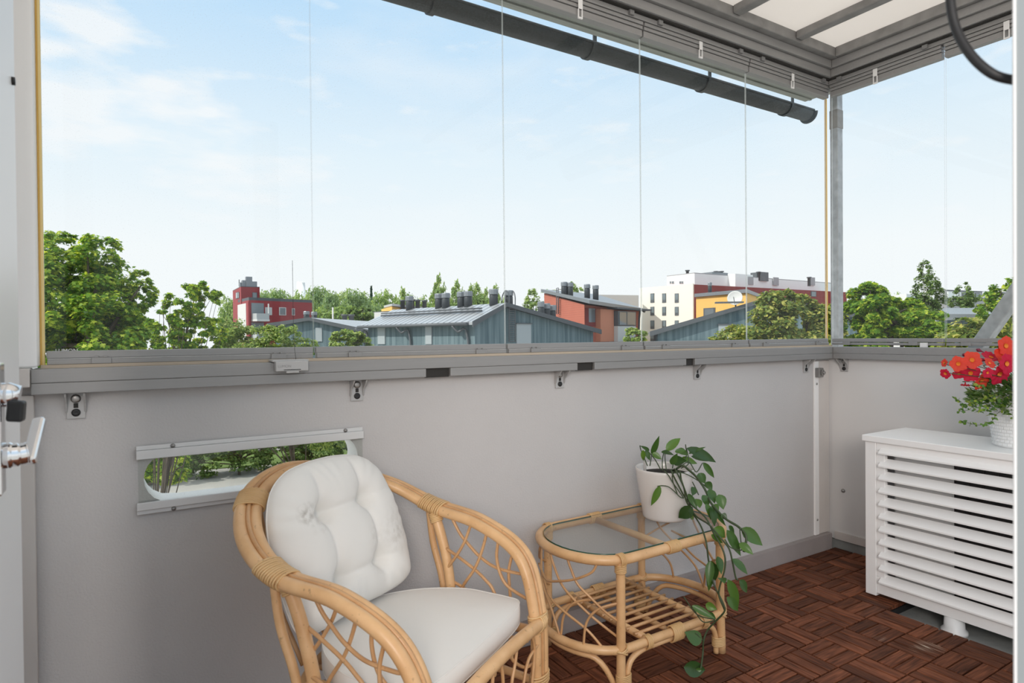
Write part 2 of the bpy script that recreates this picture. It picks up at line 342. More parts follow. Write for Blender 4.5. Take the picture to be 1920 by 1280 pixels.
# rails under the glazing
rl = MB().box(-3.425, .0, -.050, .06, 1.041, 1.075)
prev = -3.425
for a, b in ((-2.379, -2.289), (-1.746, -1.662), (-1.150, -1.096)):
    rl.box(prev, a, -.050, -.038, 1.0125, 1.0405); rl.box(a, b, -.038, -.03, 1.010, 1.0405, 1); prev = b
rl.box(prev, .0, -.050, -.038, 1.0125, 1.0405); rl.box(-3.425, .0, -.0375, -.030, 1.0325, 1.0405)
rl.build('trim_9', [MAT['alu'], MAT['hole']], bevel=.0015, kind='structure', label='long grey aluminium rail along the top of the front parapet', cat='rail')
MB().box(-3.4615, -3.426, -.06, .0, 1.032, 1.078).build('trim_10', MAT['trim'], bevel=.003, kind='structure', label='beige end cap of the front rail beside the door', cat='rail end')
MB().box(-.050, .06, -2.3, -.0505, 1.041, 1.075).box(-.050, -.030, -2.3, -.0505, 1.0125, 1.0405).build('trim_11', MAT['alu'], bevel=.0015, kind='structure', label='grey aluminium rail along the right parapet', cat='rail')
MB().box(-3.41, .03, .0, .03, 1.0752, 1.0835).build('trim_12', MAT['gasket'], kind='structure', label='thin beige sealing strip on the front rail', cat='trim')

# glazing panes
def pane_x(n, x0, x1, y, left_yellow=False, right_yellow=False):
    w = empty('window_%d' % n, ((x0+x1)/2, y, 1.08), 0, kind='structure')
    def P(mb): mb.v = [(a-(x0+x1)/2, b-y, c-1.08) for a, b, c in mb.v]; return mb
    g = MB().box(x0+.0012, x1-.0012, y-.004, y+.004, 1.112, 2.425)
    ob = P(g).build('pane', [MAT['glass'], MAT['glassedge']], w)
    for pl in ob.data.polygons:
        if abs(pl.normal.x) > .9: pl.material_index = 1
    P(MB().box(x0+.004, x1-.004, y-.013, y+.012, 1.099, 1.1185)).build('upper_bottom_profile', MAT['alu'], w, bevel=.002)
    P(MB().box(x0+.006, x1-.006, y-.018, y+.010, 1.0838, 1.0965).box(x0+.006, x1-.006, y-.0165, y+.008, 1.0967, 1.0988, 1)).build('bottom_profile', [MAT['alu'], MAT['aluL']], w, bevel=.002)  # the thin pale strip paints a highlight line between the profiles
    P(MB().box(x0+.004, x1-.004, y-.022, y+.010, 2.418, 2.446).box(x0+.004, x1-.004, y-.026, y+.010, 2.4475, 2.462).box(x0+.004, x1-.004, y-.030, y+.010, 2.4635, 2.4785)).build('top_profile', MAT['alu'], w, bevel=.003)
    for fr in (.18, .84):
        xx = x0+(x1-x0)*fr
        P(MB().box(xx-.022, xx+.022, y-.024, y-.0182, 1.084, 1.1000).box(xx-.016, xx-.006, y-.022, y-.014, 1.100, 1.104).box(xx+.004, xx+.014, y-.022, y-.014, 1.100, 1.104)).build('clip', MAT['alu'], w, bevel=.001)
    for fr in (.12, .88):
        xx = x0+(x1-x0)*fr
        P(MB().box(xx-.012, xx+.012, y-.046, y-.0345, 2.4815, 2.5003)).build('roller_block', MAT['aluD'], w)
    xx = x0+(x1-x0)*.5
    P(MB().box(xx-.011, xx+.011, y-.0325, y-.0305, 2.440, 2.478).box(xx-.011, xx-.007, y-.0325, y-.026, 2.408, 2.440).box(xx+.007, xx+.011, y-.0325, y-.026, 2.408, 2.440).box(xx-.011, xx+.011, y-.0325, y-.026, 2.402, 2.409)).build('hook', MAT['white'], w, bevel=.001)
    P(MB().box(x0+.006, x0+.030, y-.018, y+.0, 1.0755, 1.0837)).build('rubber_stop', MAT['black'], w)
    if left_yellow: P(MB().box(x0-.0090, x0-.0050, y-.006, y+.006, 1.07, 2.42).box(x0-.0048, x0+.0005, y-.008, y+.006, 1.07, 2.42, 1)).build('side_gasket', [MAT['yellow'], MAT['yellowL']], w, label='yellowed vertical gasket')
    if right_yellow: P(MB().box(x1-.0005, x1+.0045, y-.006, y+.006, 1.07, 2.42)).build('side_gasket', MAT['yellow'], w, label='yellowed vertical gasket')
    return w
XJ = [-3.404, -2.726, -2.024, -1.337, -.643, .024]
wins = []
for k in range(5):
    wins.append(pane_x(k+1, XJ[k], XJ[k+1], .030, k == 0, k == 4))
for k, txt in enumerate(['leftmost front glass pane beside the yellowed gasket and door', 'second front glass pane from the left, above the rattan armchair', 'middle front glass pane showing the grey barn gable', 'fourth front glass pane from the left showing the cream block', 'front glass pane nearest the balcony corner']):
    tag(wins[k], txt, 'window', 'front glazing panes')
def pane_y(n, y0, y1, x, label):
    w = empty('window_%d' % n, (x, (y0+y1)/2, 1.08), 0, label, 'window', 'right glazing panes', 'structure')
    def P(mb): mb.v = [(a-x, b-(y0+y1)/2, c-1.08) for a, b, c in mb.v]; return mb
    ob = P(MB().box(x-.004, x+.004, y0+.0012, y1-.0012, 1.112, 2.425)).build('pane', [MAT['glass'], MAT['glassedge']], w)
    for pl in ob.data.polygons:
        if abs(pl.normal.y) > .9: pl.material_index = 1
    P(MB().box(x-.013, x+.012, y0+.004, y1-.004, 1.099, 1.1185)).build('upper_bottom_profile', MAT['alu'], w, bevel=.002)
    P(MB().box(x-.018, x+.010, y0+.006, y1-.006, 1.0838, 1.0965)).build('bottom_profile', MAT['alu'], w, bevel=.002)
    P(MB().box(x-.022, x+.010, y0+.004, y1-.004, 2.418, 2.446).box(x-.026, x+.010, y0+.004, y1-.004, 2.4475, 2.462).box(x-.030, x+.010, y0+.004, y1-.004, 2.4635, 2.4785)).build('top_profile', MAT['alu'], w, bevel=.003)
    for fr in (.24, .84):
        yy = y0+(y1-y0)*fr
        P(MB().box(x-.024, x-.0182, yy-.020, yy+.020, 1.084, 1.100)).build('clip', MAT['alu'], w, bevel=.001)
    for fr in (.12, .88):
        yy = y0+(y1-y0)*fr
        P(MB().box(x-.046, x-.0345, yy-.012, yy+.012, 2.4815, 2.5003)).build('roller_block', MAT['aluD'], w)
    yy = y0+(y1-y0)*.55
    P(MB().box(x-.0325, x-.0305, yy-.011, yy+.011, 2.440, 2.478).box(x-.0325, x-.026, yy-.011, yy-.007, 2.408, 2.440).box(x-.0325, x-.026, yy+.007, yy+.011, 2.408, 2.440).box(x-.0325, x-.026, yy-.011, yy+.011, 2.402, 2.409)).build('hook', MAT['white'], w, bevel=.001)
    yy = y0+(y1-y0)*.15
    P(MB().box(x-.028, x-.0185, yy-.016, yy+.016, 1.0755, 1.0975)).build('glide', MAT['white'], w, bevel=.001)
    return w
pane_y(6, -.549, -.002, .030, 'right glass pane between the balcony corner and its middle joint')
pane_y(7, -1.10, -.553, .030, 'right glass pane above the red petunias')
pane_y(8, -1.66, -1.104, .030, 'right glass pane nearest the white door frame')
# latch with pull cord and sticker on the first pane
w1 = wins[0]; wl = Vector(w1.location)
def loc1(mb): mb.v = [(a-wl.x, b-wl.y, c-wl.z) for a, b, c in mb.v]; return mb
lt = loc1(MB().box(-2.860, -2.768, -.078, -.0505, 1.050, 1.079).box(-2.866, -2.762, -.06, .012, 1.0765, 1.083).box(-2.832, -2.796, -.083, -.070, 1.0445, 1.0505)).build('latch', MAT['alu2'], w1, bevel=.002)
loc1(MB().box(-2.838, -2.790, -.0786, -.0776, 1.0535, 1.0555)).build('slot', MAT['hole'], lt)
loc1(MB().tube([(-2.799, -.055, 1.084), (-2.799, -.03, 1.14), (-2.799, -.025, 1.38)], .0006, 5)).build('pull_cord', MAT['black'], w1)
def text_obj(name, body, size, loc, rot, m, parent, extrude=.0002):
    c = bpy.data.curves.new(name, 'FONT'); c.body = body; c.size = size; c.extrude = extrude; c.align_x = 'CENTER'; c.resolution_u = 3
    o = bpy.data.objects.new(name, c); COL.objects.link(o); c.materials.append(m)
    dg = bpy.context.evaluated_depsgraph_get(); me = bpy.data.meshes.new_from_object(o.evaluated_get(dg)); bpy.data.objects.remove(o)
    o = bpy.data.objects.new(name, me); COL.objects.link(o)
    if not me.materials: me.materials.append(m)
    if parent: o.parent = parent
    o.location = loc; o.rotation_euler = rot
    return o
tx = text_obj('lettering', 'LUMON', .0105, (0, 0, 0), (math.pi/2, 0, 0), MAT['alu'], lt)
tx.location = (-2.836-wl.x, -.0783-wl.y, 1.0615-wl.z)
tx = text_obj('sticker_lettering', 'LUMON', .0135, (0, 0, 0), (math.pi/2, 0, 0), MAT['white'], w1)
tx.location = (-3.358-wl.x, .0255-wl.y, 1.1145-wl.z)
# brackets under the rail
def bracket(n, pos, rz, label):
    r = empty('rail_bracket', pos, rz, label, 'bracket', 'metal brackets under the glazing rails')
    # local: wall at y=0, inside is -y, top at z=0
    mb = MB().box(-.020, .020, -.006, -.0005, -.068, 0)
    for s in (-1, 1):
        mb.prism([(s*.020-.0025, -.0005, 0), (s*.020-.0025, -.045, 0), (s*.020-.0025, -.040, -.008), (s*.020-.0025, -.016, -.028), (s*.020-.0025, -.006, -.052), (s*.020-.0025, -.0005, -.052)], (.005, 0, 0))
    mb.build('bracket_plate', MAT['alu2'], r, bevel=.001)
    MB().lathe([(.011, 0), (.011, .004), (.007, .006), (0, .006)], (0, -.006, -.016), 16, axis=(0, -1, 0)).build('bolt_head', MAT['screw'], r)
    MB().lathe([(.010, 0), (.010, .002), (.005, .002), (.0, .001)], (0, -.006, -.052), 16, axis=(0, -1, 0)).build('wall_plug', MAT['black'], r)
    MB().box(-.005, .005, -.0072, -.0055, -.040, -.028).build('slot', MAT['hole'], r)
for k, (x, lb) in enumerate([(-3.338, 'metal rail bracket at the far left beside the door handle'), (-2.600, 'metal rail bracket right of the slot window'), (-1.799, 'metal rail bracket on the front wall between the two middle rail gaps'), (-1.031, 'metal rail bracket directly above the potted trailing plant'), (-.215, 'metal rail bracket on the front wall next to the corner')]):
    bracket(k, (x, 0, 1.0115), 0, lb)
bracket(6, (0, -.085, 1.0115), -math.pi/2, 'metal rail bracket on the right white panel next to the corner')
# slot window
ws = empty('window_9', (-2.894, 0, .675), 0, 'narrow rounded slot window low in the front parapet', 'window', None, 'structure')
def ls(mb): mb.v = [(a+2.894, b, c-.675) for a, b, c in mb.v]; return mb
ls(MB().box(-3.203, -2.584, -.006, -.001, .682, .850)).build('pane', MAT['acrylic'], ws)
for nm, za, zb, sg in (('upper_strip', .823, .859, 1), ('lower_strip', .673, .706, -1)):
    zm = zb-.012 if sg > 0 else za+.012
    st = ls(MB().box(-3.207, -2.582, -.016, -.0065, za if sg > 0 else zm, zm if sg > 0 else zb).box(-3.207, -2.584, -.010, -.0065, zm if sg > 0 else za, zb if sg > 0 else zm)).build(nm, MAT['aluL'], ws, bevel=.0015)
    for xx in (-3.120, -2.640):
        ls(MB().lathe([(.006, 0), (.006, .002), (0, .003)], (xx, -.0102, zb-.006 if sg > 0 else za+.006), 12, axis=(0, -1, 0))).build('screw', MAT['screw'], st)

# door leaf, left
d1 = empty('door_1', (-3.36, -1.62, -.02), 0, 'white balcony door leaf standing open at the left', 'door', None, 'structure')
def ld(mb): mb.v = [(a+3.36, b+1.62, c+.02) for a, b, c in mb.v]; return mb
ld(MB().box(-3.415, -3.361, -1.62, -.757, -.0, 2.35)).build('leaf', MAT['doorpaint'], d1, bevel=.006)
ld(MB().box(-3.414, -3.366, -.757, -.750, .0, 1.05)).build('gap_strip', MAT['black'], d1)  # black strip painted as the dark gap between door edge and post
ld(MB().lathe([(.006, 0), (.006, .004), (0, .004)], (-3.361, -.79, 1.53), 12, axis=(1, 0, 0))).build('plug', MAT['black'], d1)
# window style handle: escutcheon, neck, lever swung half way up
hy = -.965
hd = ld(MB().box(-3.361, -3.353, hy-.016, hy+.016, .955, 1.12)).build('handle_plate', MAT['chrome'], d1, bevel=.003)
ld(MB().tube(spline([(-3.353, hy, 1.003), (-3.345, hy, 1.003), (-3.338, hy+.001, 1.003), (-3.330, hy+.003, 1.004)], 6), [.0165]*6+[.0150]*6+[.0135]*6+[.0145], 16)).build('handle_neck', MAT['chrome'], hd)
l0 = V(-3.3275, hy+.001, .996); l1 = at(73, 792, .845); ax = nrm(l1-l0); sd = nrm(V(1, -.35, 0)-ax*(V(1, -.35, 0)@ax)); th = np.cross(sd, ax)
ld(MB().obox((l0+l1)/2, ax*np.linalg.norm(l1-l0)*.58, sd*.0075, th*.0065)).build('lever', MAT['chrome'], hd, bevel=.004)
lk = ld(MB().tube([(-3.361, hy+.004, 1.078), (-3.347, hy+.004, 1.079), (-3.3365, hy+.004, 1.077)], [.0155, .0155, .0125], 18)).build('lock_rose', MAT['chrome'], d1)
ld(MB().obox(V(-3.3395, hy-.004, 1.0585), V(.0085, -.001, -.001), V(.001, .009, 0), V(.001, 0, .0130))).build('thumb_turn', MAT['black'], lk, bevel=.003, label='black thumb turn of the lock')
# door frame, right, close to the camera
p0 = at(1899, 640, .50)
fm = MB(); fx, fy = p0[0], p0[1]
# jamb runs vertically; outer edge faces the view
dirr = nrm((CR[0], CR[1], 0)); dirf = nrm((CF[0], CF[1], 0))
c0 = V(fx, fy, 0)
far = at(1900, 640, .57)
poly = [V(far[0], far[1], 0), c0, c0+dirr*.0014-dirf*.002, c0+dirr*.10-dirf*.002, c0+dirr*.10+dirf*.09]
fm.prism([V(p[0], p[1], -.02) for p in poly], (0, 0, 2.40))
for k_ in range(len(fm.f)):
    if len(fm.f[k_]) == 4 and k_ >= 2+2: fm.m[k_] = 1
fm.build('trim_13', [MAT['doorpaint'], MAT['jamb']], bevel=.004, kind='structure', label='white door frame upright close by at the right edge', cat='door frame')
# black cable loop
cp = [at(1780, -60, .55), at(1783, 10, .545), at(1795, 60, .54), at(1822, 105, .53), at(1860, 138, .52), at(1900, 150, .515), at(1935, 151, .512)]
o = MB().tube(spline(cp, 10), .0038, 12).build('cable', MAT['black'])
tag(o, 'black cable hanging in a loop beside the white door frame', 'cable')

# ------------------------------------------------------------------ wooden decking
def wood(name, stretch):
    m, t, p = new_mat(name); n = t.nodes.new; l = t.links.new
    tcn = n('ShaderNodeTexCoord'); mpn = n('ShaderNodeMapping'); mpn.inputs['Scale'].default_value = stretch; l(tcn.outputs['Object'], mpn.inputs[0])
    g = n('ShaderNodeNewGeometry')
    ad = n('ShaderNodeVectorMath'); ad.operation = 'SCALE'; ad.inputs['Scale'].default_value = 37.0
    cb = n('ShaderNodeCombineXYZ')
    for k in range(3): l(g.outputs['Random Per Island'], cb.inputs[k])
    l(cb.outputs[0], ad.inputs[0]); a2 = n('ShaderNodeVectorMath'); l(mpn.outputs[0], a2.inputs[0]); l(ad.outputs[0], a2.inputs[1])
    nz = n('ShaderNodeTexNoise'); nz.inputs['Scale'].default_value = 1.0; nz.inputs['Detail'].default_value = 6; nz.inputs['Distortion'].default_value = .6; l(a2.outputs[0], nz.inputs['Vector'])
    r = n('ShaderNodeValToRGB'); l(nz.outputs['Fac'], r.inputs[0])
    r.color_ramp.elements[0].position = .28; r.color_ramp.elements[0].color = (.045, .014, .007, 1); r.color_ramp.elements[1].position = .78; r.color_ramp.elements[1].color = (.28, .098, .048, 1)
    mr = n('ShaderNodeMapRange'); mr.inputs[3].default_value = .62; mr.inputs[4].default_value = 1.35; l(g.outputs['Random Per Island'], mr.inputs[0])
    vm = n('ShaderNodeVectorMath'); vm.operation = 'SCALE'; l(r.outputs[0], vm.inputs[0]); l(mr.outputs[0], vm.inputs['Scale'])
    last = vm.outputs[0]
    for cpos, rad, amt in (((-.745, -.830, 0), .052, .8), ((-.800, -.812, 0), .030, .7), ((-.83, -.70, 0), .030, .35)):   # dried paint smears
        ds = n('ShaderNodeVectorMath'); ds.operation = 'DISTANCE'; ds.inputs[1].default_value = cpos; l(tcn.outputs['Object'], ds.inputs[0])
        sr = n('ShaderNodeMapRange'); sr.inputs[1].default_value = rad; sr.inputs[2].default_value = 0; sr.inputs[3].default_value = 0; sr.inputs[4].default_value = 1; l(ds.outputs['Value'], sr.inputs[0])
        sn = n('ShaderNodeMapRange'); sn.inputs[1].default_value = .45; sn.inputs[2].default_value = .6; l(nz.outputs['Fac'], sn.inputs[0])
        s1 = n('ShaderNodeMath'); s1.operation = 'MULTIPLY'; l(sr.outputs[0], s1.inputs[0]); l(sn.outputs[0], s1.inputs[1])
        s2 = n('ShaderNodeMath'); s2.operation = 'MULTIPLY'; s2.inputs[1].default_value = amt*1.4; s2.use_clamp = True; l(s1.outputs[0], s2.inputs[0])
        sm = n('ShaderNodeMixRGB'); l(s2.outputs[0], sm.inputs[0]); l(last, sm.inputs[1]); sm.inputs[2].default_value = (.50, .42, .33, 1); last = sm.outputs[0]
    l(last, p.inputs['Base Color'])
    p.inputs['Roughness'].default_value = .55; p.inputs['Specular IOR Level'].default_value = .2
    bp = n('ShaderNodeBump'); bp.inputs['Strength'].default_value = .25; bp.inputs['Distance'].default_value = .002; l(nz.outputs['Fac'], bp.inputs['Height']); l(bp.outputs[0], p.inputs['Normal'])
    return m
MAT['woodx'] = wood('acacia_slats_across', (9, 110, 110)); MAT['woody'] = wood('acacia_slats_along', (110, 9, 110))
GX, GY, TS = -1.0068, -.2816, .15
dk = MB(); base = MB()
XR = {True: None}
for i in range(-20, 8):
    for j in range(-13, 3):
        x0, y0 = GX+i*TS, GY+j*TS; x1, y1 = x0+TS, y0+TS
        if x1 < -3.44 or y1 < -2.2: continue
        if y0 > -.033: continue
        edge = 3 if j <= -3 else 9
        if j <= -3 and i >= 3: continue
        along_x = (i+j) % 2 == 0
        g = .0030
        for k in range(3):
            if along_x: a, b, c, d = x0+g, x1-g, y0+k*TS/3+g, y0+(k+1)*TS/3-g
            else: a, b, c, d = x0+k*TS/3+g, x0+(k+1)*TS/3-g, y0+g, y1-g
            a, b, c, d = max(a, -3.44), min(b, -.004), max(c, -2.2), min(d, -.034)
            if b-a < .008 or d-c < .008: continue
            h = random.uniform(-.0016, -.0003)
            e = .0012
            # chamfered slat
            vs = [(a, c, -.016), (b, c, -.016), (b, d, -.016), (a, d, -.016), (a, c, h-e), (b, c, h-e), (b, d, h-e), (a, d, h-e), (a+e, c+e, h), (b-e, c+e, h), (b-e, d-e, h), (a+e, d-e, h)]
            dk.add(vs, [(8, 9, 10, 11), (4, 5, 9, 8), (5, 6, 10, 9), (6, 7, 11, 10), (7, 4, 8, 11), (0, 1, 5, 4), (1, 2, 6, 5), (2, 3, 7, 6), (3, 0, 4, 7), (3, 2, 1, 0)], 0 if along_x else 1)
        a, b, c, d = max(x0, -3.44), min(x1, -.004), max(y0, -2.2), min(y1, -.034)
        if b-a > .01 and d-c > .01: base.box(a, b, c, d, -.044, -.018)
deck = empty('wood_decking', (0, 0, 0), 0, 'dark brown slatted wood deck tiles laid in a basketweave on the balcony', 'decking')
dk.build('slats', [MAT['woodx'], MAT['woody']], deck, fix=False)
base.build('plastic_base', MAT['black'], deck, label='black plastic grid under the wooden slats')

# ------------------------------------------------------------------ rattan
def rattan(name, col, dark):
    m, t, p = new_mat(name); n = t.nodes.new; l = t.links.new
    tcn = n('ShaderNodeTexCoord'); nz = n('ShaderNodeTexNoise'); nz.inputs['Scale'].default_value = 14; nz.inputs['Detail'].default_value = 5; l(tcn.outputs['Object'], nz.inputs['Vector'])
    r = n('ShaderNodeValToRGB'); l(nz.outputs['Fac'], r.inputs[0])
    r.color_ramp.elements[0].position = .25; r.color_ramp.elements[0].color = (*dark, 1); r.color_ramp.elements[1].position = .62; r.color_ramp.elements[1].color = (*col, 1)
    n2 = n('ShaderNodeTexNoise'); n2.inputs['Scale'].default_value = 90; l(tcn.outputs['Object'], n2.inputs['Vector'])
    r2 = n('ShaderNodeMapRange'); r2.inputs[1].default_value = .66; r2.inputs[2].default_value = .8; r2.inputs[3].default_value = 1.0; r2.inputs[4].default_value = .55; l(n2.outputs['Fac'], r2.inputs[0])
    vm = n('ShaderNodeVectorMath'); vm.operation = 'SCALE'; l(r.outputs[0], vm.inputs[0]); l(r2.outputs[0], vm.inputs['Scale']); l(vm.outputs[0], p.inputs['Base Color'])
    p.inputs['Roughness'].default_value = .42; p.inputs['Coat Weight'].default_value = .25; p.inputs['Coat Roughness'].default_value = .3
    return m
MAT['rattan'] = rattan('varnished_rattan', (.76, .47, .235), (.62, .345, .15))
MAT['cane'] = rattan('thin_cane', (.64, .37, .175), (.46, .235, .095))
MAT['wrap'] = rattan('cane_binding', (.70, .46, .22), (.58, .34, .14))
def ring(mb, c, a1, a2, r1, r2, rr=.0030, seg=18):
    t = np.arange(seg)*2*math.pi/seg
    mb.tube([c+r1*math.cos(q)*a1+r2*math.sin(q)*a2 for q in t], rr, 6, closed=True)
def wrap_on(path, i0, i1, n, r1, r2=None, side=None, rr=.0030):
    """bindings round one or two poles between path indices"""
    mb = MB(); r2 = r1 if r2 is None else r2
    for k in range(n):
        f = i0+(i1-i0)*k/(max(n-1, 1)); a = int(f); b = min(a+1, len(path)-1); q = f-a
        c = path[a]*(1-q)+path[b]*q
        T = nrm(path[min(a+1, len(path)-1)]-path[max(a-1, 0)])
        s = side[a] if side is not None else (V(1, 0, 0) if abs(T[0]) < .8 else V(0, 1, 0))
        s = nrm(s-T*(s@T)); w = np.cross(T, s)
        ring(mb, c, s, w, r1, r2, rr)
    return mb

HEAD = math.radians(-58.292); CPOS = (-2.661, -.431)
chair = empty('rattan_armchair', (CPOS[0], CPOS[1], .001), HEAD, 'honey coloured rattan armchair with looped arms beside the glass table', 'armchair')
HP = [(.303, .264, 0), (.310, .261, .243), (.302, .263, .406), (.248, .281, .535), (.112, .292, .604), (-.056, .304, .631), (-.189, .266, .692), (-.302, .148, .751), (-.337, 0, .777)]
HO = [(.15, 1, 0), (.15, 1, 0), (.15, 1, 0), (.1, 1, .1), (0, 1, .1), (-.12, 1, .1), (-.55, .85, .1), (-.9, .45, .1), (-1, 0, .1)]
HPf = [V(*p) for p in HP]+[V(p[0], -p[1], p[2]) for p in HP[-2::-1]]
HOf = [V(*p) for p in HO]+[V(p[0], -p[1], p[2]) for p in HO[-2::-1]]
HC = spline(HPf, 10); HS = spline(HOf, 10)
TT = np.gradient(HC, axis=0); TT = np.array([nrm(t) for t in TT])
HS = np.array([nrm(s-t*(s@t)) for s, t in zip(HS, TT)]); HN = np.cross(HS, TT)
for i in range(len(HN)):
    ref = V(.6, 0, .8) if i < len(HN)-1 else V(.6, 0, .8)
    if HN[i]@ref < 0: HN[i] = -HN[i]
MB().tube(HC+HS*.0170, .0158, 14).build('outer_hoop', MAT['rattan'], chair)
MB().tube(HC-HS*.0165, .0152, 14).build('inner_hoop', MAT['rattan'], chair)
MB().tube(HC+HN*.0105, .0058, 10).build('hoop_cane', MAT['cane'], chair)
nH = len(HC)-1
for i0, i1, n in ((48, 52.5, 11), (65.5, 69, 11)):
    for a, b in ((i0, i1), (nH-i0, nH-i1)):
        wrap_on(HC, a, b, n, .0355, .0190, HS).build('binding', MAT['wrap'], chair)
# legs at the back and frame under the seat
for s in (1, -1):
    q = lambda P: [V(u, s*v, w) for u, v, w in P]
    rl_ = spline(q([(-.050, .290, .622), (-.020, .284, .55), (.004, .280, .47), (.022, .272, .36), (.024, .262, .2), (.010, .255, .0)]), 8)
    MB().tube(rl_, .0150, 12).build('rear_leg', MAT['rattan'], chair)
    bl_ = spline(q([(-.074, .300, .622), (-.058, .298, .52), (-.024, .292, .42), (-.004, .284, .30), (-.010, .272, .12), (-.022, .262, .0)]), 8)
    MB().tube(bl_, .0105, 12).build('back_stay', MAT['rattan'], chair)
    wrap_on(rl_, 1.0, 3.5, 6, .0175).build('binding', MAT['wrap'], chair)
    wrap_on(rl_, 22, 25, 4, .0300, .0185).build('binding', MAT['wrap'], chair)
    MB().tube(spline(q([(.300, .250, .345), (.18, .262, .338), (.03, .262, .335)]), 6), .0125, 12).build('side_rail', MAT['rattan'], chair)
    MB().tube(spline(q([(.300, .262, .20), (.17, .27, .205), (.02, .262, .20)]), 6), .011, 12).build('side_stretcher', MAT['rattan'], chair)
    wrap_on(HC if s > 0 else HC, (17.5 if s > 0 else nH-17.5), (18.6 if s > 0 else nH-18.6), 4, .036, .0195, HS).build('binding', MAT['wrap'], chair)
    wrap_on(HC, (8.2 if s > 0 else nH-8.2), (9.2 if s > 0 else nH-9.2), 4, .036, .0195, HS).build('binding', MAT['wrap'], chair)
    # lattice canes in the arm
    sv = lambda P, off: spline([V(u, s*(.279+off), w) for u, w in P], 6)
    for off, P in ((.004, [(.018, .612), (.026, .597), (.048, .564), (.074, .539), (.114, .507), (.167, .484), (.239, .479), (.262, .482)]),
                   (-.002, [(.002, .517), (.044, .498), (.099, .470), (.135, .445), (.159, .421), (.195, .345)]),
                   (-.008, [(.090, .600), (.086, .588), (.067, .544), (.040, .502), (.012, .466), (.006, .462)]),
                   (-.005, [(.143, .592), (.140, .577), (.125, .528), (.101, .474), (.058, .412), (.030, .350)]),
                   (.006, [(.010, .421), (.058, .405), (.100, .375), (.130, .340)]),
                   (-.006, [(.180, .575), (.178, .557), (.174, .519), (.184, .475), (.208, .442), (.259, .420), (.300, .410)]),
                   (.008, [(.222, .545), (.214, .519), (.205, .478), (.208, .423), (.215, .345)])):
        MB().tube(sv(P, off), .0046, 8).build('lattice_cane', MAT['cane'], chair)
fr_ = spline([V(.318, y, .366+.028*math.cos(y/.26*1.5)*.6) for y in np.linspace(-.262, .262, 9)], 4)
MB().tube(fr_, .0165, 14).build('front_rail', MAT['rattan'], chair)
MB().tube(spline([V(.312, y, .205) for y in (-.262, -.1, .1, .262)], 5), .0115, 12).build('front_stretcher', MAT['rattan'], chair)
MB().tube(spline([V(.03, -.262, .335), V(-.09, -.2, .335), V(-.15, 0, .335), V(-.09, .2, .335), V(.03, .262, .335)], 8), .0125, 12).build('back_rail', MAT['rattan'], chair)
for y in (-.18, -.09, 0, .09, .18):
    MB().tube([V(.315, y, .352), V(-.11, y*.8, .345)], .006, 8).build('seat_slat', MAT['cane'], chair)
for y in (.262, -.262):
    mb = MB()
    for k in range(4):
        ring(mb, V(.312, y*(1-.03*k), .366), nrm(V(1, 0, .2)), V(0, .25, .97), .0215, .0225, .0028)
    mb.build('binding', MAT['wrap'], chair)
for off, P in ((.004, [(.191, .367), (.211, .314), (.193, .234), (.19, .205)]), (-.004, [(.127, .372), (.111, .324), (.092, .285), (.08, .205)]),
               (.001, [(.262, .330), (.237, .316), (.179, .302), (.149, .257), (.135, .205)]), (-.007, [(.08, .374), (.107, .332), (.174, .283), (.242, .268), (.262, .272)]),
               (.005, [(.019, .376), (.028, .317), (.02, .26), (-.02, .205)])):
    for s in (1, -1):
        MB().tube(spline([V(.315+off, s*v, w) for v, w in P], 6), .0044, 8).build('lattice_cane', MAT['cane'], chair)
# curved canes of the back rest
for k, y in enumerate(np.linspace(-.13, .13, 4)):
    MB().tube(spline([V(-.15, y*1.1, .335), V(-.235, y*1.15, .5), V(-.325+abs(y)*.30, y*1.2, .755-abs(y)*.1)], 6), .006, 8).build('back_cane', MAT['cane'], chair)

# cushions
def cushion_mat():
    m, t, p = new_mat('cream_cotton'); n = t.nodes.new; l = t.links.new
    p.inputs['Base Color'].default_value = (.82, .80, .765, 1); p.inputs['Roughness'].default_value = .9; p.inputs['Specular IOR Level'].default_value = .15
    p.inputs['Sheen Weight'].default_value = .15
    tcn = n('ShaderNodeTexCoord')
    nz = n('ShaderNodeTexNoise'); nz.inputs['Scale'].default_value = 900; l(tcn.outputs['Object'], nz.inputs['Vector'])
    n2 = n('ShaderNodeTexNoise'); n2.inputs['Scale'].default_value = 14; n2.inputs['Detail'].default_value = 4; l(tcn.outputs['Object'], n2.inputs['Vector'])
    mx = n('ShaderNodeMath'); mx.operation = 'MULTIPLY_ADD'; mx.inputs[1].default_value = 3.0; l(n2.outputs['Fac'], mx.inputs[0]); l(nz.outputs['Fac'], mx.inputs[2])
    bp = n('ShaderNodeBump'); bp.inputs['Strength'].default_value = .18; bp.inputs['Distance'].default_value = .004; l(mx.outputs[0], bp.inputs['Height']); l(bp.outputs[0], p.inputs['Normal'])
    return m, t, p
MAT['cotton'], _, _ = cushion_mat()
mm, t, p = cushion_mat(); mm.name = 'stained_cotton'; MAT['cottonS'] = mm
n = t.nodes.new; l = t.links.new
tcn = n('ShaderNodeTexCoord')
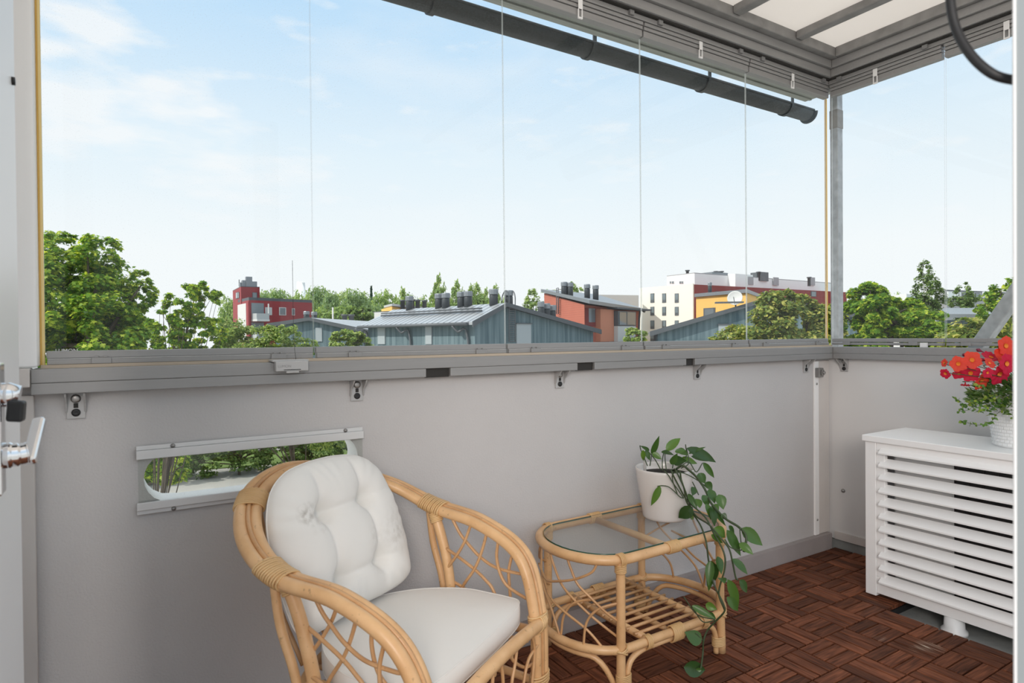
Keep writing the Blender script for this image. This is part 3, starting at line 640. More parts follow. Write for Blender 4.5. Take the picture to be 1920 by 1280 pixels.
def blot(center, rad, amount, col, prev):
    sb = n('ShaderNodeVectorMath'); sb.operation = 'DISTANCE'; sb.inputs[1].default_value = center; l(tcn.outputs['Object'], sb.inputs[0])
    nz = n('ShaderNodeTexNoise'); nz.inputs['Scale'].default_value = 60; nz.inputs['Detail'].default_value = 4; l(tcn.outputs['Object'], nz.inputs['Vector'])
    mr = n('ShaderNodeMapRange'); mr.inputs[1].default_value = rad; mr.inputs[2].default_value = 0; mr.inputs[3].default_value = 0; mr.inputs[4].default_value = 1; l(sb.outputs['Value'], mr.inputs[0])
    m2 = n('ShaderNodeMapRange'); m2.inputs[1].default_value = .4; m2.inputs[2].default_value = .65; l(nz.outputs['Fac'], m2.inputs[0])
    ml = n('ShaderNodeMath'); ml.operation = 'MULTIPLY'; l(mr.outputs[0], ml.inputs[0]); l(m2.outputs[0], ml.inputs[1])
    ms = n('ShaderNodeMath'); ms.operation = 'MULTIPLY'; ms.inputs[1].default_value = amount; l(ml.outputs[0], ms.inputs[0])
    mix = n('ShaderNodeMixRGB'); l(ms.outputs[0], mix.inputs[0]); mix.inputs[2].default_value = (*col, 1)
    if prev is None: mix.inputs[1].default_value = (.82, .80, .765, 1)
    else: l(prev, mix.inputs[1])
    return mix.outputs[0]
c = blot((-.140, .270, .05), .035, .9, (.34, .31, .27), None)
c = blot((-.105, .252, .06), .055, .45, (.52, .46, .40), c)
c = blot((.155, .145, .05), .075, .55, (.50, .46, .41), c)
c = blot((.06, .155, .06), .05, .35, (.55, .51, .45), c)
l(c, p.inputs['Base Color'])

def chair_w(u, v, w):
    c_, s_ = math.cos(HEAD), math.sin(HEAD); return (CPOS[0]+u*c_-v*s_, CPOS[1]+u*s_+v*c_, w)
# seat cushion (thing of its own lying on the chair)
seat = empty('seat_cushion', chair_w(0, 0, .365), HEAD, 'flat cream seat cushion lying on the rattan armchair', 'cushion')
half = [(.287, 0), (.286, .10), (.280, .20), (.262, .252), (.22, .262), (.16, .264), (.09, .262), (.02, .236), (-.05, .19), (-.11, .12), (-.135, .05)]
outl = [V(u, v, 0) for u, v in half]+[V(u, -v, 0) for u, v in half[:0:-1]]
ol = spline(outl, 5, closed=True); nO = len(ol); cc = V(.10, 0, 0)
def seat_mesh():
    mb = MB(); rings = []
    def zc(r): return .056+.010*(1-r**2)
    for r in (.0, .15, .3, .45, .6, .75, .87, .95): rings.append([cc+(q-cc)*r+V(0, 0, zc(r)) for q in ol])
    for k in range(7):
        a = math.pi*k/6
        rings.append([cc+(q-cc)*(.965+.012*math.sin(a))+V(0, 0, .030+.0265*math.cos(a)) for q in ol])
    for r in (.9, .6, .3, 0.0): rings.append([cc+(q-cc)*r+V(0, 0, .0025) for q in ol])
    vs = [p for R_ in rings for p in R_]
    fs = [(i*nO+k, i*nO+(k+1) % nO, (i+1)*nO+(k+1) % nO, (i+1)*nO+k) for i in range(len(rings)-1) for k in range(nO)]
    return mb.add(vs, fs, 0, True)
seat_mesh().build('pad', MAT['cotton'], seat)
MB().tube([cc+(q-cc)*.968+V(0, 0, .0565) for q in ol], .0016, 6, closed=True).build('piping', MAT['cotton'], seat)
MB().tube([cc+(q-cc)*.968+V(0, 0, .005) for q in ol], .0016, 6, closed=True).build('piping', MAT['cotton'], seat)
# back cushion: local x across, y up the slope, z out of the front
back = empty('back_cushion', (0, 0, 0), 0, 'tufted cream back cushion with grey stains leaning in the rattan armchair', 'cushion')
U0 = V(*chair_w(-.090, 0, .440)); TILT = .36
fwd = V(math.cos(HEAD), math.sin(HEAD), 0); lef = V(-math.sin(HEAD), math.cos(HEAD), 0)
by = nrm(V(0, 0, 1)-fwd*TILT); bz = nrm(fwd+V(0, 0, 1)*TILT); bx = -lef
bx = np.cross(by, bz)
MM = Matrix.Identity(4)
for i in range(3): MM[i][0], MM[i][1], MM[i][2], MM[i][3] = bx[i], by[i], bz[i], U0[i]
back.matrix_world = MM
bo = [(0, .0), (.10, -.004), (.175, -.002), (.213, .018), (.226, .07), (.231, .15), (.228, .225), (.216, .29), (.184, .35), (.13, .385), (.065, .397), (0, .40)]
bol = spline([V(x, y, 0) for x, y in bo]+[V(-x, y, 0) for x, y in bo[-2:0:-1]], 10, closed=True)
NB = len(bol); bc = V(0, .195, 0)
BT = [(-.078, .262), (.078, .262), (-.078, .092), (.078, .092)]
def seg_d(px, py, ax, ay, bx_, by_):
    dx, dy = bx_-ax, by_-ay; t = np.clip(((px-ax)*dx+(py-ay)*dy)/(dx*dx+dy*dy), 0, 1); return np.hypot(px-ax-t*dx, py-ay-t*dy)
CRE = [((-.078, .262), (.078, .262)), ((-.078, .092), (.078, .092)), ((-.078, .092), (-.078, .262)), ((.078, .092), (.078, .262)), ((-.078, .262), (-.07, .43)), ((.078, .262), (.07, .43)),
       ((-.078, .092), (-.085, -.02)), ((.078, .092), (.085, -.02)), ((.078, .262), (.24, .270)), ((-.078, .262), (-.24, .270)), ((.078, .092), (.24, .084)), ((-.078, .092), (-.24, .084))]
CW = [.9, .9, .9, .9, .8, .8, .6, .6, .35, .35, .4, .4]
def thick(x, y, r):
    base_ = .066*np.sqrt(np.clip(1-r**3.2, 0, 1))*(1.0+.10*np.cos((y-.18)*6))
    d = 0
    for bx_, by_ in BT:
        q = np.hypot(x-bx_, y-by_); d = d+.030*np.exp(-(q/.020)**2)+.014*np.exp(-(q/.055)**2)
    for (a, b), w_ in zip(CRE, CW):
        q = seg_d(x, y, *a, *b); d = d+w_*(.0085*np.exp(-(q/.009)**2)+.008*np.exp(-(q/.030)**2))
    ang = np.arctan2(y-.195, x); pk = .004*np.sin(ang*26+np.sin(ang*7)*2)*r**6*(1-r**10)
    e = np.clip(1-r**6, 0, 1)
    return np.maximum(base_-d*e+pk, .0015*(1-r)), base_
mb = MB(); nr = 46
vs = []; fr = np.linspace(0, 1, nr)**.8
for r in fr:
    P = bc+(bol-bc)*r; z, _ = thick(P[:, 0], P[:, 1], r); vs += [V(a, b, c_) for a, b, c_ in zip(P[:, 0], P[:, 1], z)]
for r in fr[::-1][1:]:
    P = bc+(bol-bc)*r; _, b0 = thick(P[:, 0], P[:, 1], r); vs += [V(a, b, -c_*.55) for a, b, c_ in zip(P[:, 0], P[:, 1], b0)]
nR = 2*nr-1
mb.add(vs, [(i*NB+k, i*NB+(k+1) % NB, (i+1)*NB+(k+1) % NB, (i+1)*NB+k) for i in range(nR-1) for k in range(NB)], 0, True)
mb.build('pad', MAT['cottonS'], back)
MB().tube(bol, .0018, 6, closed=True).build('piping', MAT['cotton'], back)

# ------------------------------------------------------------------ glass topped rattan table
TX, TY = -1.658, -.254
table = empty('rattan_table', (TX, TY, 0), .017, 'low oval rattan side table with a glass top and slatted shelf', 'table')
def race(z, hx=.20, ex=.16, hy=.203, n=18, grow=0.0):
    o = []
    for k in range(n+1):
        t = -math.pi/2+math.pi*k/n; o.append(V(hx+(ex+grow)*math.cos(t), (hy+grow)*math.sin(t), z))
    for q in (.66, .33, 0, -.33, -.66): o.append(V(hx*q, hy+grow, z))
    for k in range(n+1):
        t = math.pi/2+math.pi*k/n; o.append(V(-hx+(ex+grow)*math.cos(t), (hy+grow)*math.sin(t), z))
    for q in (-.66, -.33, 0, .33, .66): o.append(V(hx*q, -hy-grow, z))
    return np.array(o)
rim = race(.430); MB().tube(rim, .0165, 14, closed=True).build('rim', MAT['rattan'], table)
gl = race(.440, grow=-.014); nG = len(gl)
g = MB().add([p for p in gl]+[p+V(0, 0, .006) for p in gl], [tuple(range(nG-1, -1, -1)), tuple(range(nG, 2*nG))], 0)
b0 = 0
for k in range(nG): g.f.append((k, (k+1) % nG, nG+(k+1) % nG, nG+k)); g.m.append(1); g.sm.append(True)
g.build('glass_top', [MAT['tabletop'], MAT['glassedgeD']], table, label='clear glass table top with a dark green edge')
MB().tube([V(-.01, -.203, .425), V(-.01, .203, .425)], .0125, 12).build('cross_bar', MAT['rattan'], table)
for yy in (-.203, .203):
    mb = MB()
    for k in range(9): ring(mb, V(-.034+.006*k, yy, .430), V(0, 1, 0), V(0, 0, 1), .0185, .0185)
    mb.build('binding', MAT['wrap'], table)
sh = race(.142); MB().tube(sh, .0145, 12, closed=True).build('shelf_ring', MAT['rattan'], table)
for sx_ in (-1, 1):
    for sy_ in (-1, 1):
        lx, ly = sx_*.239, sy_*.198
        lp = [V(lx, ly, .425), V(lx, ly, .2), V(lx+sx_*.004, ly+sy_*.002, .0)]
        lg = MB().tube(spline(lp, 6), .0150, 12).build('leg', MAT['rattan'], table)
        mb = MB()
        for k in range(5): ring(mb, V(lx, ly, .392+.0055*k), V(1, 0, 0), V(0, 1, 0), .0168, .0168)
        for k in range(4): ring(mb, V(lx-.009+.006*k, ly, .4285), V(0, 1, 0), V(0, 0, 1), .0190, .0205)
        mb.build('binding', MAT['wrap'], table); mb = MB()
        for k in range(3): ring(mb, V(lx, ly, .136+.006*k), nrm(V(1, 0, .5*(k-1))), V(0, 1, 0), .0215, .0205)
        mb.build('binding', MAT['wrap'], table); mb = MB()
        for k in range(6): ring(mb, V(lx-sx_*.010, ly, .032+.0056*k), V(1, 0, 0), V(0, 1, 0), .0265, .0170)
        mb.build('binding', MAT['wrap'], table)
        # bent brace from the foot up to the shelf ring, along the long side and round the end
        MB().tube(spline([V(lx-sx_*.024, ly, .004), V(lx-sx_*.026, ly, .060), V(lx-sx_*.045, ly, .100), V(lx-sx_*.090, ly, .117), V(lx-sx_*.16, ly, .119), V(0, ly, .119)], 6), .0095, 10).build('brace', MAT['rattan'], table)
    # end arch under the ring
    P = []
    for k in range(25):
        q = -1+2*k/24; th = q*math.pi/2*.80
        z = .116 if abs(q) < .55 else .116-.112*((abs(q)-.55)/.45)**2.2
        P.append(V(sx_*(.20+.150*math.cos(th)), .193*math.sin(th), z))
    MB().tube(P, .0095, 10).build('end_arch', MAT['rattan'], table)
for xx in (-.128, .142):
    MB().tube([V(xx, -.203, .148), V(xx, .203, .148)], .0125, 12).build('shelf_bar', MAT['rattan'], table)
    for yy in (-.203, .203):
        mb = MB()
        for k in range(4): ring(mb, V(xx-.009+.006*k, yy, .140), V(0, 1, 0), V(0, 0, 1), .0180, .0215)
        mb.build('binding', MAT['wrap'], table)
MB().tube([V(.005, -.203, .130), V(.005, .203, .130)], .0095, 10).build('shelf_bar', MAT['rattan'], table)
for yy in (-.203, .203):
    mb = MB()
    for k in range(9): ring(mb, V(-.019+.006*k, yy, .136), V(0, 1, 0), V(0, 0, 1), .0185, .0270)
    mb.build('binding', MAT['wrap'], table)
for k in range(9):
    yy = -.165+.04125*k
    MB().tube([V(-.150, yy, .155), V(.165, yy, .155)], .0058, 8).build('shelf_slat', MAT['cane'], table)
ENDC = [[(.10, .418), (.02, .375), (-.14, .315), (-.42, .26), (-.62, .22), (-.84, .175)], [(-.22, .418), (-.26, .39), (-.34, .345), (-.48, .31), (-.66, .265), (-.86, .225)],
        [(.30, .31), (.08, .26), (-.18, .235), (-.44, .2), (-.64, .143)], [(-.56, .418), (-.50, .390), (-.32, .36), (-.1, .335), (.12, .318), (.40, .340)],
        [(-.08, .142), (-.10, .16), (-.14, .22), (-.28, .275), (-.5, .30)], [(-.40, .142), (-.44, .225), (-.58, .275), (-.86, .295)],
        [(.66, .418), (.55, .35), (.30, .28), (.05, .22), (-.1, .142)], [(.86, .30), (.60, .34), (.35, .39), (.28, .418)], [(.86, .22), (.60, .25), (.42, .21), (.36, .142)]]
for sx_ in (-1, 1):
    for k, P in enumerate(ENDC):
        off = (-.005, .004, -.002, .006)[k % 4]
        MB().tube(spline([V(sx_*(.20+(.158+off)*math.cos(ph*math.pi/2)), (.201+off)*math.sin(ph*math.pi/2), z) for ph, z in P], 6), .0042, 8).build('lattice_cane', MAT['cane'], table)

# ------------------------------------------------------------------ potted trailing plant on the table
PX, PY, PZ = -1.473, -.236, .4470
MAT['ceramic'] = mat('glazed_white_ceramic', (.82, .78, .75), .18, spec=.6, coat=.4)
MAT['soil'] = mat('dark_soil', (.02, .016, .013), .95, var=.5, vscale=60, bump=1.0, bscale=120)
plant = empty('potted_trailing_plant', (PX, PY, PZ), 0, 'trailing green vine in a glazed white pot standing on the glass table', 'potted plant')
MB().lathe([(0, .0), (.078, .0), (.083, .004), (.0845, .012), (.098, .10), (.1105, .180), (.1115, .188), (.1095, .192), (.1055, .190), (.1035, .182), (.099, .150), (.0, .150)], seg=56).build('pot', MAT['ceramic'], plant)
mb = MB(); mb.lathe([(.0, .166), (.05, .169), (.101, .164), (.101, .155), (.0, .155)], seg=40); mb.build('soil', MAT['soil'], plant)
MB().tube([(-.060, .045, .155), (-.060, .045, .213)], .0055, 12).build('water_gauge', MAT['clear'], plant)
MAT['stem'] = mat('vine_stem', (.05, .075, .03), .5)
MAT['vine'] = leaf_mat('vine_leaf', (.035, .085, .022), (.06, .14, .03), (.12, .24, .035), .22, .32, .5)
DP = 2.386
def c8(x, y): return 1160+.2344*x, 800+.2344*y
def c6(x, y): return 1140+.2734*x, 930+.2734*y
O = V(PX, PY, PZ)
def dep(px, py):
    """how far the hanging growth stands from the lens: over the rim, then in front of the table"""
    f = np.clip((py-868)/(1000-868), 0, 1); g = np.clip((px-1240)/110, 0, 1)
    d = 2.375-.300*f*max(g, .88)-.012*max(0, (py-1000)/100)
    w = np.clip((1322-px)/22, 0, 1)*np.clip((py-858)/14, 0, 1)*np.clip((1005-py)/20, 0, 1)
    d = d*(1-w)+2.258*w
    rz = ray(px, py)[2]
    return min(d, (CAM[2]-.030)/(-rz)-.03) if rz < -.1 else d
stems = [
 [c8(480, 350), c8(500, 420), c8(525, 500), c8(540, 590), c8(600, 700), c8(660, 800), c8(700, 920), c8(715, 1040), c8(730, 1130), c8(745, 1200), c6(735, 625), c6(790, 735), c6(798, 790), c6(740, 855), c6(685, 915), c6(655, 990), c6(650, 1080), c6(635, 1185)],
 [c8(500, 310), c8(560, 345), c8(620, 400), c8(690, 500), c8(740, 610), c8(850, 730), c8(960, 800), c8(1020, 880), c8(1000, 1000)],
 [c8(450, 340), c8(520, 480), c8(600, 690), c8(720, 780), c8(800, 870), c8(880, 970), c8(910, 1080), c8(935, 1200), c6(890, 575)],
 [c8(420, 345), c8(480, 470), c8(550, 590), c8(690, 720), c8(760, 850), c8(840, 1000), c8(850, 1130), c6(760, 660), c6(800, 780)],
 [c8(365, 350), c8(400, 390), c8(430, 440), c8(500, 540), c8(520, 570)],
 [c8(520, 570), c8(490, 560), c8(450, 520), c8(400, 480), c8(350, 470), c8(310, 475)],
 [c8(470, 350), c8(440, 370), c8(430, 420), c8(470, 540)],
 [c8(590, 440), c8(620, 500), c8(640, 545)], [c8(440, 365), c8(520, 370), c8(620, 420), c8(690, 470)],
 [c8(850, 900), c8(890, 960), c8(960, 985), c8(1000, 980)], [c8(985, 985), c8(970, 830), c8(985, 810)],
 [c6(735, 845), c6(640, 825), c6(590, 790), c6(520, 690)], [c6(735, 850), c6(650, 860), c6(580, 760)], [c6(650, 990), c6(615, 950), c6(600, 940)],
 [c8(350, 345), c8(350, 260), c8(365, 190)], [c8(380, 340), c8(370, 230), c8(380, 180)], [c8(250, 310), c8(265, 220)], [c8(330, 330), c8(290, 260), c8(240, 200)], [c8(430, 330), c8(440, 280)],
 [c8(470, 330), c8(540, 240), c8(535, 140)], [c8(480, 330), c8(560, 280), c8(620, 360), c8(670, 290)], [c8(500, 330), c8(560, 290), c8(545, 175)], [c8(230, 310), c8(180, 190), c8(170, 150)]]
mb = MB()
for k, st in enumerate(stems):
    P = [at(px, py, dep(px, py)-.002*(k % 3)) for px, py in st]
    if k < 4: P = [O+V(.02*(k-1), -.03, .166)]+P
    for q in P: q -= O
    mb.tube(spline(P, 5), (.0030 if k in (0, 2, 3) else .0042 if k == 1 else .0020), 7)
mb.build('stems', MAT['stem'], plant)
LV = [(c8, (265, 220), (325, 70), 40), (c8, (380, 190), (495, 90), 58), (c8, (545, 170), (780, 285), 66), (c8, (580, 235), (745, 275), 36), (c8, (675, 285), (765, 410), 42), (c8, (245, 190), (170, 150), 24),
 (c8, (195, 185), (198, 272), 32), (c8, (215, 185), (250, 270), 34), (c8, (270, 210), (345, 260), 40), (c8, (430, 270), (545, 270), 66), (c8, (450, 200), (540, 188), 34), (c8, (340, 200), (445, 228), 32),
 (c8, (330, 472), (258, 632), 48), (c8, (590, 640), (478, 728), 84), (c8, (555, 535), (630, 662), 38), (c8, (600, 480), (588, 552), 48), (c8, (640, 370), (692, 455), 60), (c8, (700, 440), (748, 510), 50),
 (c8, (720, 500), (768, 615), 64), (c8, (670, 545), (715, 645), 58), (c8, (700, 615), (735, 745), 48), (c8, (735, 640), (765, 798), 58), (c8, (740, 630), (858, 795), 34), (c8, (800, 540), (838, 662), 70), (c8, (760, 620), (800, 672), 44),
 (c8, (765, 805), (850, 885), 78), (c8, (740, 860), (835, 932), 34), (c8, (985, 810), (1152, 950), 86), (c8, (865, 825), (977, 1035), 70), (c8, (965, 930), (1077, 1022), 54), (c8, (820, 700), (868, 735), 44), (c8, (910, 1055), (1032, 1182), 54),
 (c8, (790, 1035), (822, 1182), 58), (c8, (735, 1070), (720, 1275), 58), (c8, (765, 1090), (772, 1232), 48), (c8, (880, 790), (926, 852), 34), (c8, (620, 575), (650, 650), 60), (c8, (560, 690), (600, 740), 50), (c8, (420, 300), (470, 210), 45), (c8, (500, 250), (630, 295), 45),
 (c8, (470, 180), (560, 230), 44), (c8, (560, 215), (700, 160), 26),
 (c6, (820, 570), (892, 765), 58), (c6, (815, 690), (892, 788), 54), (c6, (900, 575), (952, 662), 54), (c6, (670, 740), (748, 775), 44), (c6, (575, 750), (738, 842), 40), (c6, (690, 800), (742, 842), 28), (c6, (640, 1000), (525, 930), 80), (c6, (520, 1172), (668, 1284), 84), (c6, (712, 445), (690, 655), 66), (c6, (770, 560), (800, 600), 50), (c6, (640, 1190), (600, 1185), 22)]
lf = MB(); lv2 = MB()
for k, (fn, a, b, wd) in enumerate(LV):
    pa, pb = fn(*a), fn(*b); sc = .2344 if fn is c8 else .2734
    d0 = dep(*pa)-.006; d1 = d0+random.uniform(-.035, .03)
    if pa[1] < 868: d0 = 2.36+random.uniform(-.06, .04); d1 = d0+random.uniform(-.05, .03)
    A, B = at(*pa, d0)-O, at(*pb, d1)-O
    A[2] = max(A[2], .03-PZ); B[2] = max(B[2], .03-PZ)
    ln = np.linalg.norm(B-A); ax_ = nrm(B-A); nm = nrm(-CF+V(random.uniform(-.35, .35), random.uniform(-.35, .35), random.uniform(.15, .75))); nm = nrm(nm-ax_*(nm@ax_)); sd_ = np.cross(nm, ax_)
    w_ = wd*sc/FPX*d0*.62; prof = [(0, .05), (.08, .55), (.22, .92), (.40, 1.0), (.58, .86), (.74, .60), (.87, .30), (.95, .12), (1.0, 0.0)]
    curve = random.uniform(-.03, .10)*ln; vs = []
    for tq, ww in prof:
        c_ = A+ax_*ln*tq+nm*(curve*math.sin(math.pi*tq)); h = w_*ww
        vs += [c_-sd_*h+nm*h*.28, c_-sd_*h*.5+nm*h*.10, c_, c_+sd_*h*.5+nm*h*.10, c_+sd_*h+nm*h*.28]
    (lf).add(vs, [(i*5+q, i*5+q+1, (i+1)*5+q+1, (i+1)*5+q) for i in range(len(prof)-1) for q in range(4)], 0, True)
lf.build('leaves', MAT['vine'], plant, fix=False)

# ------------------------------------------------------------------ louvred cover of the air conditioner
ac = empty('louvred_cover', (-.30, -.93, -.03), 0, 'white wooden louvred cover over the outdoor unit against the right wall', 'air conditioner cover')
def la(mb): mb.v = [(a+.30, b+.93, c+.03) for a, b, c in mb.v]; return mb
AX0, AX1, AY0, AY1 = -.483, -.130, -1.50, -.456
la(MB().box(AX0-.012, AX1, AY0-.01, AY1+.008, .676, .703)).build('top_board', MAT['paint'], ac, bevel=.003)
for yy in (AY1, AY0+.05):
    for xx in (AX0, AX1-.05):
        la(MB().box(xx, xx+.05, yy-.045, yy, .010, .6755)).build('post', MAT['paint'], ac, bevel=.002)
la(MB().box(AX0+.005, AX0+.025, AY0+.05, AY1-.0455, .022, .095)).build('bottom_rail', MAT['paint'], ac, bevel=.002)
la(MB().box(AX0+.005, AX0+.025, AY0+.05, AY1-.0455, .640, .6755)).build('top_rail', MAT['paint'], ac, bevel=.002)
la(MB().box(AX0+.004, AX0+.030, AY1-.080, AY1-.0455, .0955, .6395)).build('stile', MAT['paint'], ac, bevel=.002)
la(MB().box(AX0+.004, AX0+.030, AY0+.05, AY0+.085, .0955, .6395)).build('stile', MAT['paint'], ac, bevel=.002)
for k in range(11):
    z = .078+k*.0555
    la(MB().prism([V(AX0-.016, AY0+.06, z-.005), V(AX0-.016, AY0+.06, z+.003), V(AX0+.022, AY0+.06, z+.030), V(AX0+.027, AY0+.06, z+.024)], (0, AY1-.062-AY0-.06, 0))).build('louvre', MAT['paint'], ac, bevel=.0015)
la(MB().box(AX0+.05, AX1-.05, AY1-.020, AY1-.006, .03, .6755)).build('end_panel', MAT['paint'], ac)
la(MB().box(AX0+.05, AX1-.05, AY0+.006, AY0+.020, .03, .6755)).build('end_panel', MAT['paint'], ac)
for xx, yy, zz in ((AX0+.035, AY1-.022, .0003), (AX1-.03, AY1-.022, .0003), (AX0+.035, AY0+.028, -.0448), (AX1-.03, AY0+.028, -.0448)):
    la(MB().lathe([(.011, 0), (.011, .006), (.006, .007), (.006, .012-zz), (0, .012-zz)], (xx, yy, zz), 12)).build('levelling_foot', MAT['black'], ac)
ou = empty('outdoor_unit', (-.29, -1.02, -.045), 0, 'heat pump outdoor unit with a dark fan grille behind white louvres', 'outdoor unit')
def lo(mb): mb.v = [(a+.29, b+1.02, c+.045) for a, b, c in mb.v]; return mb
MAT['unit'] = mat('grey_white_casing', (.62, .63, .63), .4)
lo(MB().box(-.425, -.19, -1.43, -.545, .055, .640)).build('casing', MAT['unit'], ou, bevel=.01)
lo(MB().box(-.4275, -.4252, -1.36, -.78, .085, .620)).build('fan_opening', MAT['black'], ou)
gm = MB()
for k in range(14): gm.box(-.436, -.432, -1.36, -.78, .090+k*.040, .093+k*.040)
for k in range(13): gm.box(-.4319, -.4280, -1.36+k*.0483-.0015, -1.36+k*.0483+.0015, .085, .620)
lo(gm).build('grille', MAT['black'], ou)
for yy in (-.785, -1.28):
    lo(MB().box(-.445, -.16, yy-.030, yy+.030, .0205, .054)).build('support_rail', MAT['unit'], ou, bevel=.003)
    for xx in (-.447, -.20):
        lo(MB().lathe([(.046, 0), (.046, .012), (.036, .022), (.034, .065), (0, .065)], (xx, yy, -.045), 20)).build('support_foot', MAT['white'], ou)

# ------------------------------------------------------------------ petunias in the woven white pot
QX, QY, QZ = -.298, -.945, .7035
MAT['woven'] = mat('white_woven_plastic', (.84, .84, .84), .45)
MAT['petal'] = leaf_mat('petunia_petal', (.62, .03, .035), (.74, .07, .05), (.82, .14, .07), .4, .5, .2)
MAT['petalP'] = leaf_mat('petunia_petal_pink', (.50, .01, .06), (.60, .02, .07), (.68, .04, .08), .4, .5, .2)
MAT['throat'] = mat('yellow_throat', (.70, .22, .02), .6)
MAT['bud'] = mat('dark_bud', (.16, .005, .03), .5)
MAT['pleaf'] = leaf_mat('petunia_leaf', (.05, .13, .03), (.13, .24, .06), (.42, .48, .25), .3, .5, .3)
MAT['creep'] = leaf_mat('creeper_leaf', (.05, .13, .02), (.12, .24, .04), (.34, .42, .06), .35, .4, .4)
pet = empty('potted_petunias', (QX, QY, QZ), 0, 'red petunias spilling from a white woven pot on the louvred cover', 'potted plant')
OP = V(QX, QY, QZ)
mb = MB()
mb.lathe([(0, 0), (.076, 0), (.080, .006), (.100, .172), (.1035, .176), (.1035, .190), (.0985, .191), (.097, .150), (0, .150)], seg=48)
for r_ in range(13):
    z = .012+r_*.0128; rr_ = .080+.020*(z-.006)/.166
    for k in range(30):
        a = 2*math.pi*(k+.5*(r_ % 2))/30; d = V(math.cos(a), math.sin(a), .12); tg = V(-math.sin(a), math.cos(a), 0)
        mb.obox(V(rr_*math.cos(a), rr_*math.sin(a), z), tg*.0072, nrm(V(-.1*math.cos(a), -.1*math.sin(a), 1))*.0046, nrm(d)*.0028)
mb.build('pot', MAT['woven'], pet)
MB().lathe([(0, .170), (.05, .172), (.096, .166), (.096, .152), (0, .152)], seg=32).build('soil', MAT['soil'], pet)
def flower(mbp, mbt, pos, axis, r, open_=1.0):
    ax_ = nrm(axis); a = V(0, 0, 1) if abs(ax_[2]) < .9 else V(1, 0, 0); u = nrm(np.cross(ax_, a)); w = np.cross(ax_, u); ph0 = random.uniform(0, 6)
    NS = 40; prof = [(.10, -.62), (.13, -.40), (.22, -.18), (.42, -.04), (.70, .02), (1.0, -.02-.10*(1-open_))]
    vs = []
    for j, (q, z) in enumerate(prof):
        for k in range(NS):
            t = 2*math.pi*k/NS; lob = 1+.09*q*math.cos(5*t+ph0)+.035*q*q*math.sin(13*t+ph0*2)
            zz = z+.07*q*q*math.cos(10*t+ph0)
            vs.append(pos+r*(q*lob*open_*(math.cos(t)*u+math.sin(t)*w)+zz*ax_))
    mbp.add(vs, [(i*NS+k, i*NS+(k+1) % NS, (i+1)*NS+(k+1) % NS, (i+1)*NS+k) for i in range(len(prof)-1) for k in range(NS)], 0, True)
    vs = []
    for q, z in ((.0, -.33), (.12, -.30), (.22, -.165), (.31, -.085)):
        for k in range(16):
            t = 2*math.pi*k/16; vs.append(pos+r*(q*(math.cos(t)*u+math.sin(t)*w)+(z+.012)*ax_)*open_**.3)
    vs = [pos+(q_-pos)*.8-r*.03*ax_ for q_ in vs]
    mbt.add(vs, [(i*16+k, i*16+(k+1) % 16, (i+1)*16+(k+1) % 16, (i+1)*16+k) for i in range(3) for k in range(16)], 0, True)
def c4p(x, y): return 1740+.1875*x, 620+.1875*y
FL = [((790, 150), 72, (0.1, .1, 1), 0), ((775, 240), 74, (-.1, .3, 1), 0), ((800, 330), 76, (.2, 0, 1), 1), ((725, 440), 80, (.1, -.4, 1), 1), ((635, 255), 62, (0, .8, .6), 1), ((445, 290), 66, (-.15, .2, 1), 0), ((305, 330), 58, (-.3, .1, 1), 0), ((545, 505), 70, (.3, -.5, 1), 0), ((430, 425), 64, (-.2, -.1, 1), 1),
      ((160, 320), 40, (-1, .15, .1), 0), ((170, 430), 52, (-.8, -.3, .3), 1), ((312, 435), 46, (-.2, -.5, .6), 1), ((372, 545), 42, (-.2, -.9, .2), 1), ((620, 320), 44, (.2, .5, .8), 0), ((600, 420), 40, (0, -.2, 1), 1)]
stp = MB()
for k, (q, rpx, (ar, au, af), kind_) in enumerate(FL):
    px, py = c4p(*q); dd = 2.33+.0*k+random.uniform(-.05, .03)+(.06 if q[1] < 260 else 0)
    pos = at(px, py, dd)-OP; axis = CR*ar+CU*au-CF*af; r = rpx*.1875/FPX*dd*1.32
    a, b = MB(), MB(); flower(a, b, pos, axis, r, 1.0 if af > .35 else .75)
    f_ = a.build('flower', MAT['petalP'] if kind_ else MAT['petal'], pet, fix=False); b.build('throat', MAT['throat'], f_, fix=False)
    stp.tube(spline([pos-nrm(axis)*r*.6, pos-nrm(axis)*r*1.0+V(0, 0, -.006), V(0, 0, .23)+.25*(pos-V(0, 0, .2)), V(random.uniform(-.03, .03), random.uniform(-.03, .03), .165)], 5), .0016, 6)
for k in range(11):    # flowers on the far side of the pot
    a_ = random.uniform(0, 2*math.pi); d = -CF*.0+CR*random.uniform(.03, .17)+V(0, 0, random.uniform(.20, .30))+CF*random.uniform(-.06, .13)
    a, b = MB(), MB(); ax_ = nrm(d-V(0, 0, .15)); flower(a, b, d, ax_, random.uniform(.024, .030)); kind_ = k % 2
    f_ = a.build('flower', MAT['petalP'] if kind_ else MAT['petal'], pet, fix=False); b.build('throat', MAT['throat'], f_, fix=False)
    stp.tube(spline([d-ax_*.018, d*.6+V(0, 0, .08), V(0, 0, .165)], 5), .0016, 6)
for q0, q1 in (((560, 215), (485, 185)), ((620, 300), (510, 285)), ((400, 255), (345, 235))):
    A, B = at(*c4p(*q0), 2.33)-OP, at(*c4p(*q1), 2.33)-OP; ln = np.linalg.norm(B-A)
    bm_ = MB().tube([A, A+(B-A)*.35, A+(B-A)*.75, B], [.0012, .003, .0075, .003], 10); bm_.build('bud', MAT['bud'], pet)
stp.build('stems', MAT['stem'], pet)
